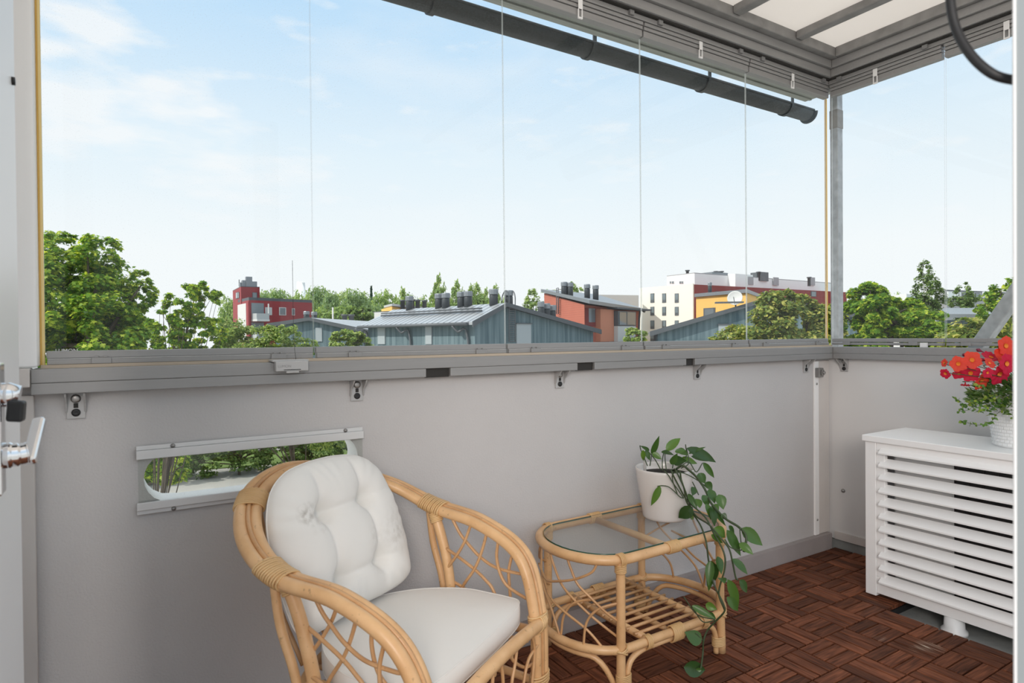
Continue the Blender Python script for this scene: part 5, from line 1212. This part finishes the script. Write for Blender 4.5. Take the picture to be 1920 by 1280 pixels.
# right hand buildings
o = block(para(xy(1667, 82), xy(1700, 78), xy(1760, 92)), GZ, zat(1690, 551.5, 79)).build('white_house', MAT['whiteclad']); tag(o, 'white flat roofed house between the leafy tree and the tall birch', 'building')
b = bempty('dark_block', None, 'long dark grey block with white panels behind the right trees')
A, Cn, B = xy(1755, 74), xy(1775, 68), xy(1900, 74); block(para(A, Cn, B), GZ, zat(1775, 545, 68)).build('walls', MAT['greyclad'], b)
block(para(A, Cn, B), zat(1775, 545, 68)+.002, zat(1775, 543, 68)).build('roof', MAT['darkroof'], b)
w_ = Wall(Cn, B)
for a_, b_ in ((1776, 1800), (1842, 1861)): w_.rect(MB(), a_, b_, 547, 558, .1).build('white_panel', MAT['whiteclad'], b)
for a_ in (1804, 1816, 1828): w_.window(b, a_, a_+8, 549, 558)
b = bempty('low_barn', None, 'low barn with a dark ribbed metal roof beyond the right glazing')
P_ = [at(1755, 595, 44), at(1905, 596, 42), at(1900, 582.5, 52), at(1770, 582.5, 54)]; MB().prism(P_, (0, 0, .25)).build('roof', MAT['slate'], b)
block([V(q[0], q[1], 0) for q in (at(1758, 600, 44.6), at(1900, 600, 42.8), at(1896, 600, 51), at(1772, 600, 53))], GZ, at(1830, 599, 43)[2]).build('walls', MAT['board'], b)
b = bempty('far_tower', None, 'distant hazy grey tower on the horizon left of the tree line', 'tower')
q = at(565, 600, 420); MB().lathe([(4.2, -40), (3.4, 10), (2.6, 26), (2.6, zat(565, 531, 420)-q[2]-3)], q, 10).build('shaft', MAT['whiteclad'], b); MB().lathe([(2.0, 0), (1.6, 3)], V(q[0], q[1], zat(565, 531, 420)-3), 10).build('top', MAT['greyclad'], b)
o = MB().tube([V(*at(624, 640, 66)[:2], GZ), at(624, 576, 66)], .085, 8).build('flagpole', MAT['whitegrey']); tag(o, 'thin pale pole in front of the green trees behind the low house', 'pole')

# ---- trees and shrubs
MAT['bark'] = mat('bark', (.10, .08, .06), .9, var=.3, vscale=8, bump=.5, bscale=20)
MAT['birchbark'] = mat('birch_bark', (.55, .53, .50), .8, var=.3, vscale=6)
MAT['maple'] = leaf_mat('maple_leaves', (.05, .14, .018), (.19, .36, .035), (.66, .72, .10), .55, .5, .25)
MAT['shrubleaf'] = leaf_mat('shrub_leaves', (.10, .18, .05), (.26, .38, .10), (.60, .66, .26), .52, .55, .3)
MAT['rowan'] = leaf_mat('rowan_leaves', (.09, .16, .035), (.24, .31, .07), (.58, .54, .15), .48, .55, .3)
MAT['birch'] = leaf_mat('birch_leaves', (.07, .14, .035), (.15, .25, .06), (.30, .40, .12), .45, .55, .3)
MAT['farleaf'] = leaf_mat('far_leaves', (.20, .31, .12), (.32, .45, .18), (.52, .62, .28), .5, .7, .1)
MAT['farleafB'] = leaf_mat('far_leaves_blue', (.19, .29, .16), (.28, .40, .21), (.42, .54, .29), .5, .7, .1)
MAT['spruce'] = leaf_mat('spruce_needles', (.03, .07, .045), (.05, .10, .06), (.09, .15, .08), .1, .8, .1)
STAR = np.array([(0, -.5), (.16, -.22), (.50, -.30), (.30, .02), (.46, .34), (.16, .24), (0, .56), (-.16, .24), (-.46, .34), (-.30, .02), (-.50, -.30), (-.16, -.22)])
OVAL = np.array([(0, -.5), (.24, -.18), (.26, .12), (0, .5), (-.26, .12), (-.24, -.18)])
QUAD = np.array([(-.35, -.5), (.35, -.5), (.35, .5), (-.35, .5)])
def leaf_mesh(name, pts, nrmls, sizes, shape, m):
    n_ = len(pts); k = len(shape); rv = RNG.normal(size=(n_, 3)); u = np.cross(nrmls, rv); u /= np.linalg.norm(u, axis=1)[:, None]+1e-9; w = np.cross(nrmls, u)
    vs = pts[:, None, :]+sizes[:, None, None]*(shape[None, :, 0:1]*u[:, None, :]+shape[None, :, 1:2]*w[:, None, :])
    bend = (np.abs(shape[:, 0])*.35)[None, :, None]*sizes[:, None, None]*nrmls[:, None, :]; vs = (vs-bend).reshape(-1, 3)
    me = bpy.data.meshes.new(name); me.vertices.add(n_*k); me.vertices.foreach_set('co', vs.astype(np.float32).ravel())
    me.loops.add(n_*k); me.loops.foreach_set('vertex_index', np.arange(n_*k, dtype=np.int32))
    me.polygons.add(n_); me.polygons.foreach_set('loop_start', np.arange(0, n_*k, k, dtype=np.int32)); me.update(calc_edges=True)
    me.materials.append(m); return me
def crown_points(ells, n, clump=.30, nclump=26, fill=.25):
    P, Nn = [], []; vol = np.array([(rx*ry*rz)**.67 for (_, rx, ry, rz) in ells]); cnt = (n*vol/vol.sum()).astype(int)
    for (c_, rx, ry, rz), k in zip(ells, cnt):
        sc = np.array([rx, ry, rz]); d = RNG.normal(size=(nclump, 3)); d /= np.linalg.norm(d, axis=1)[:, None]
        cl = d*(1-fill*RNG.random((nclump, 1))**2)*.86; cr2_ = clump*(.6+.7*RNG.random(nclump))
        i_ = RNG.integers(0, nclump, k); e = RNG.normal(size=(k, 3)); e /= np.linalg.norm(e, axis=1)[:, None]
        e *= (RNG.random((k, 1))**.45); e[:, 2] *= .7
        p_ = cl[i_]+e*cr2_[i_][:, None]; P.append(np.asarray(c_)+p_*sc)
        nn = .55*e+.35*cl[i_]+np.array([0, 0, .75])+RNG.normal(size=(k, 3))*.35; Nn.append(nn/np.linalg.norm(nn, axis=1)[:, None])
    return np.concatenate(P), np.concatenate(Nn)
def branches(mb, base, ells, r0, nb=10, wig=.15):
    cen = np.mean([np.asarray(e[0]) for e in ells], 0); top = V(cen[0], cen[1], cen[2]); mid = V(base[0]+.3*(top[0]-base[0]), base[1]+.3*(top[1]-base[1]), (base[2]+top[2])/2)
    tr_ = spline([base, mid, top], 6); mb.tube(tr_, np.linspace(r0, r0*.45, len(tr_)), 8)
    for c_, rx, ry, rz in ells:
        for k in range(max(2, nb//len(ells))):
            d = RNG.normal(size=3); d[2] = abs(d[2])*.8; d /= np.linalg.norm(d); e = np.asarray(c_)+d*np.array([rx, ry, rz])*.8
            s0 = tr_[RNG.integers(len(tr_)//3, len(tr_))]; m_ = (s0+e)/2+RNG.normal(size=3)*wig*rx+V(0, 0, .1*rz)
            pp = spline([s0, m_, e], 5); mb.tube(pp, np.linspace(r0*.32, r0*.06, len(pp)), 5, cap=False)
def tree(name, label, cat, depth, ells_px, n, leaf, m, shape=STAR, trunk_px=None, r0=.16, clump=.30, nclump=26, bark='bark', group=None, depth_sc=1.0, nb=12, fill=.25):
    ells = []
    for px, py, rx, ry, dd in ells_px:
        D = depth+dd; sc = D/FPX; ells.append((at(px, py, D), rx*sc, rx*sc*depth_sc, ry*sc))
    bx_ = trunk_px or (sum(e[0] for e in ells_px)/len(ells_px)); base_ = xy(bx_, depth); base_ = V(base_[0], base_[1], GZ)
    o = empty(name, tuple(base_), 0, label, cat, group)
    P, Nn = crown_points(ells, n, clump, nclump, fill); me = leaf_mesh('crown', P-base_, Nn, leaf*(.65+.6*RNG.random(len(P))), shape, m)
    c_ = bpy.data.objects.new('crown', me); COL.objects.link(c_); c_.parent = o
    mb = MB(); branches(mb, base_, ells, r0, nb); mb.v = [(a-base_[0], b_-base_[1], z-base_[2]) for a, b_, z in mb.v]; mb.build('trunk', MAT[bark], o, fix=False)
    return o
tree('maple_tree', 'big dark green maple filling the left edge of the view', 'tree', 16, [(120, 560, 120, 110, 0), (40, 640, 130, 170, .5), (170, 660, 110, 130, -.6), (215, 590, 62, 85, .4), (105, 470, 52, 42, .3), (185, 480, 42, 46, 0), (235, 740, 90, 110, -.4), (150, 850, 120, 120, 0), (-60, 620, 140, 190, 0), (262, 545, 32, 42, .2), (265, 660, 45, 70, 0), (312, 876, 44, 34, -1.5), (290, 800, 60, 60, -.5)], 90000, .115, MAT['maple'], trunk_px=60, r0=.28, clump=.24, nclump=60, nb=24)
tree('young_tree', 'sparse young tree with bare twigs right of the big maple', 'tree', 12.4, [(345, 570, 45, 48, 0), (385, 560, 32, 36, .2), (320, 610, 45, 40, -.2), (380, 625, 60, 35, .3), (330, 680, 60, 60, 0)], 6500, .090, MAT['maple'], shape=STAR, trunk_px=262, r0=.05, clump=.20, nclump=26, nb=44)
tree('leafy_shrub', 'grey green shrub rising above the rail left of the first pane joint', 'shrub', 16.8, [(455, 642, 46, 32, 0), (500, 640, 46, 34, .4), (536, 640, 34, 36, .2), (568, 654, 30, 28, .5), (428, 622, 36, 34, .2), (490, 700, 110, 70, 0), (610, 800, 50, 60, 0)], 26000, .080, MAT['shrubleaf'], shape=OVAL, trunk_px=575, r0=.07, nb=14)
tree('leafy_bush', 'pale green bush between the small barn and the long barn', 'shrub', 30, [(648, 640, 30, 24, 0), (676, 645, 22, 24, 0)], 4200, .17, MAT['shrubleaf'], shape=OVAL, r0=.06)
tree('rowan_tree', 'yellow tipped brownish green tree in front of the right barn', 'tree', 12, [(1450, 600, 48, 55, 0), (1500, 600, 50, 50, .2), (1475, 565, 30, 26, 0), (1540, 615, 42, 48, .3), (1420, 640, 50, 40, 0), (1500, 690, 100, 70, 0), (1432, 575, 22, 24, 0)], 24000, .095, MAT['rowan'], shape=OVAL, trunk_px=1470, r0=.10, nb=26)
tree('leafy_bush', 'small pale bush under the bay window of the brick house', 'shrub', 30, [(1190, 632, 22, 20, 0)], 2600, .15, MAT['shrubleaf'], shape=OVAL, r0=.06)
tree('leafy_bush', 'light green sprigs before the pale door of the right barn', 'shrub', 16, [(1378, 630, 34, 24, 0), (1340, 648, 30, 20, 0)], 2400, .10, MAT['rowan'], shape=OVAL, r0=.05)
tree('maple_tree', 'bright green maple seen through the right pane beside the steel post', 'tree', 13, [(1630, 580, 46, 52, 0), (1600, 610, 40, 50, .2), (1680, 600, 46, 46, .1), (1735, 615, 40, 40, 0), (1690, 660, 90, 60, 0), (1648, 555, 22, 26, 0), (1710, 580, 24, 24, .2)], 36000, .095, MAT['maple'], trunk_px=1650, r0=.14, nb=26)
tree('young_maple', 'yellow green maple sprigs behind the slanting steel brace', 'tree', 8.5, [(1810, 615, 34, 24, 0), (1840, 630, 50, 26, 0), (1890, 610, 26, 40, .2), (1790, 640, 40, 26, 0), (1850, 680, 90, 40, 0)], 1500, .13, MAT['rowan'], shape=STAR, trunk_px=1850, r0=.06, nb=16)
tree('weeping_birch', 'tall weeping birch rising left of the right pane joint', 'tree', 58, [(1738, 545, 24, 40, 0), (1735, 510, 13, 24, 0), (1752, 560, 20, 28, .3), (1722, 570, 22, 25, 0), (1740, 600, 30, 40, 0)], 7000, .24, MAT['birch'], shape=OVAL, trunk_px=1738, r0=.2, bark='birchbark')
tree('birch_tree', 'rounded birch standing before the long dark grey block', 'tree', 60, [(1812, 552, 20, 26, 0), (1800, 572, 20, 22, 0), (1828, 574, 18, 24, 0), (1815, 610, 26, 36, 0)], 4200, .26, MAT['birch'], shape=OVAL, r0=.18)
tree('broadleaf_tree', 'dense green tree beside the door frame above the low barn roof', 'tree', 40, [(1880, 565, 30, 38, 0), (1900, 545, 22, 26, 0), (1852, 582, 22, 20, 0), (1885, 610, 40, 40, 0)], 5200, .26, MAT['maple'], shape=OVAL, r0=.2)
tree('mid_tree', 'light green tree between the low house and the red block', 'tree', 93, [(645, 590, 24, 22, 0), (620, 600, 18, 18, 0), (665, 600, 20, 20, 0), (640, 620, 34, 26, 0)], 3600, .42, MAT['farleaf'], shape=OVAL, r0=.3)
tree('mid_tree', 'dark green tree left of the long barn roof', 'tree', 84, [(680, 590, 20, 18, 0), (665, 590, 16, 16, 0), (690, 612, 24, 22, 0)], 2400, .45, MAT['birch'], shape=OVAL, r0=.3)
tree('mid_tree', 'airy birch pair between the barn ladder and the brick house', 'tree', 85, [(998, 565, 15, 26, 0), (1012, 578, 13, 16, 0), (988, 585, 16, 18, 0), (1000, 610, 22, 26, 0)], 3000, .36, MAT['farleaf'], shape=OVAL, r0=.25)
tree('mid_tree', 'tree crown showing above the slanting roof of the brick house', 'tree', 105, [(1068, 540, 17, 14, 0), (1085, 546, 13, 10, 0), (1030, 550, 14, 10, 0), (1065, 570, 34, 26, 0)], 2600, .45, MAT['farleaf'], shape=OVAL, r0=.3)
# far tree line: a few kinds, repeated
def far_proto(kind):
    if kind == 'spruce':
        k = 1500; z = RNG.random(k)**1.3; a_ = RNG.random(k)*2*math.pi; r_ = (1-z)*.32*(.5+.5*np.abs(np.sin(z*26)))*np.sqrt(RNG.random(k)*.6+.4)
        P = np.stack([r_*np.cos(a_), r_*np.sin(a_), .05+z*.95], 1); Nn = np.stack([np.cos(a_)*.5, np.sin(a_)*.5, np.ones(k)*.8], 1); Nn /= np.linalg.norm(Nn, axis=1)[:, None]
        return leaf_mesh('crown', P, Nn, .09*(.6+.8*RNG.random(k)), OVAL, MAT['spruce'])
    if kind == 'slim': E = [((0, 0, .52), .26, .26, .42), ((.03, 0, .82), .19, .19, .22), ((-.05, 0, .35), .28, .28, .30)]
    elif kind == 'round': E = [((0, 0, .72), .36, .36, .30), ((.18, 0, .66), .30, .30, .30), ((-.20, .05, .64), .30, .30, .32), ((0, 0, .36), .42, .42, .30)]
    else: E = [((0, 0, .76), .26, .26, .26), ((.16, 0, .60), .26, .26, .33), ((-.15, 0, .55), .28, .28, .36), ((0, 0, .30), .36, .36, .28)]
    P, Nn = crown_points(E, 5200, .36, 30); return leaf_mesh('crown', P, Nn, .062*(.6+.7*RNG.random(len(P))), OVAL, MAT['farleaf'] if kind != 'round' else MAT['farleafB'])
tm = MB().tube([(0, 0, 0), (.01, 0, .5), (0, 0, .85)], [.022, .015, .005], 6)
protos = {}
for kd in ('slim', 'round', 'oval', 'spruce'):
    me = far_proto(kd); protos[kd] = me
trunk0 = tm.build('trunk', MAT['bark'], None, fix=False); trunk_me = trunk0.data; bpy.data.objects.remove(trunk0)
FAR = [(427, 552, 30, 'oval', 95), (440, 560, 30, 'round', 100), (496, 540, 30, 'round', 105), (520, 537, 34, 'round', 112), (538, 545, 26, 'oval', 105), (556, 543, 30, 'oval', 118), (575, 546, 30, 'oval', 108), (600, 533, 38, 'round', 120), (622, 543, 30, 'round', 112), (645, 540, 34, 'oval', 122), (668, 538, 38, 'round', 118), (684, 545, 26, 'oval', 110), (697, 538, 13, 'spruce', 125), (712, 546, 28, 'oval', 108), (728, 540, 34, 'oval', 104), (752, 546, 28, 'slim', 112), (766, 545, 28, 'round', 118), (790, 552, 28, 'oval', 108), (806, 556, 26, 'slim', 104), (826, 521, 22, 'slim', 100), (840, 550, 24, 'oval', 108), (862, 531, 26, 'slim', 102), (880, 540, 24, 'slim', 106), (899, 537, 28, 'slim', 100), (915, 545, 20, 'slim', 106), (927, 540, 22, 'slim', 104), (945, 552, 22, 'oval', 110), (770, 566, 30, 'round', 96), (815, 568, 24, 'oval', 94), (550, 566, 34, 'round', 96), (600, 570, 30, 'oval', 92), (705, 566, 30, 'round', 98), (1662, 551, 20, 'oval', 130), (1686, 546, 18, 'oval', 135), (1703, 552, 16, 'round', 140), (1230, 560, 30, 'round', 150)]
KN = {'slim': ('slender_tree', 'slender pale green birch'), 'round': ('rounded_tree', 'rounded blue green tree'), 'oval': ('oval_tree', 'oval light green tree'), 'spruce': ('spruce_tree', 'dark pointed spruce')}
ORD = ['first', 'second', 'third', 'fourth', 'fifth', 'sixth', 'seventh', 'eighth', 'ninth', 'tenth', 'eleventh', 'twelfth', 'thirteenth', 'fourteenth', 'fifteenth', 'sixteenth']
seen = {}
for k_far, (px, top, wd, kd, D) in enumerate(sorted(FAR)):
    D = (100, 118, 136, 109, 127, 145)[k_far % 6] if 420 < px < 960 and D < 140 else D
    nm_, lb = KN[kd]; k = seen.get(kd, 0); seen[kd] = k+1
    ht = zat(px, top, D)-GZ; p_ = xy(px, D); wid = wd*D/FPX*1.25
    o = empty(nm_, (p_[0], p_[1], GZ), random.uniform(0, 6.28), (lb+' in the far tree line' if kd == 'spruce' else '%s, %s of its kind from the left in the far tree line' % (lb, ORD[k])), 'tree', 'far tree line')
    ws_ = {'slim': .50, 'round': .80, 'oval': .66, 'spruce': .5}[kd]
    sxy = max(wid/ws_*1.15, ht*.30); o.scale = (sxy, sxy, ht)
    for nm2, me in (('crown', protos[kd]), ('trunk', trunk_me)):
        c_ = bpy.data.objects.new(nm2, me); COL.objects.link(c_); c_.parent = o
# hedge and verge below, seen through the slot window
hd_ = [(190, 884, 34), (260, 876, 35), (330, 868, 36), (400, 862, 37), (470, 856, 38), (540, 850, 39), (610, 842, 40), (680, 834, 41)]
tree('hedge', 'dense green hedge along the gravel yard seen through the slot window', 'hedge', 37, [(px+a_, py+b_, 46, 34, D-37) for px, py, D in hd_ for a_, b_ in ((0, 0), (20, -30))], 30000, .20, MAT['birch'], shape=OVAL, r0=.08, nb=32)
e0_, e1_ = onz(150, 900, GZ), onz(760, 850, GZ); dv = nrm(e1_-e0_); pv = V(-dv[1], dv[0], 0)
MB().prism([e0_-dv*8, e1_+dv*10, e1_+dv*10+pv*5, e0_-dv*8+pv*5], (0, 0, .05)).build('verge', MAT['lawn'], kind='structure', label='strip of grass in front of the hedge below', cat='grass')
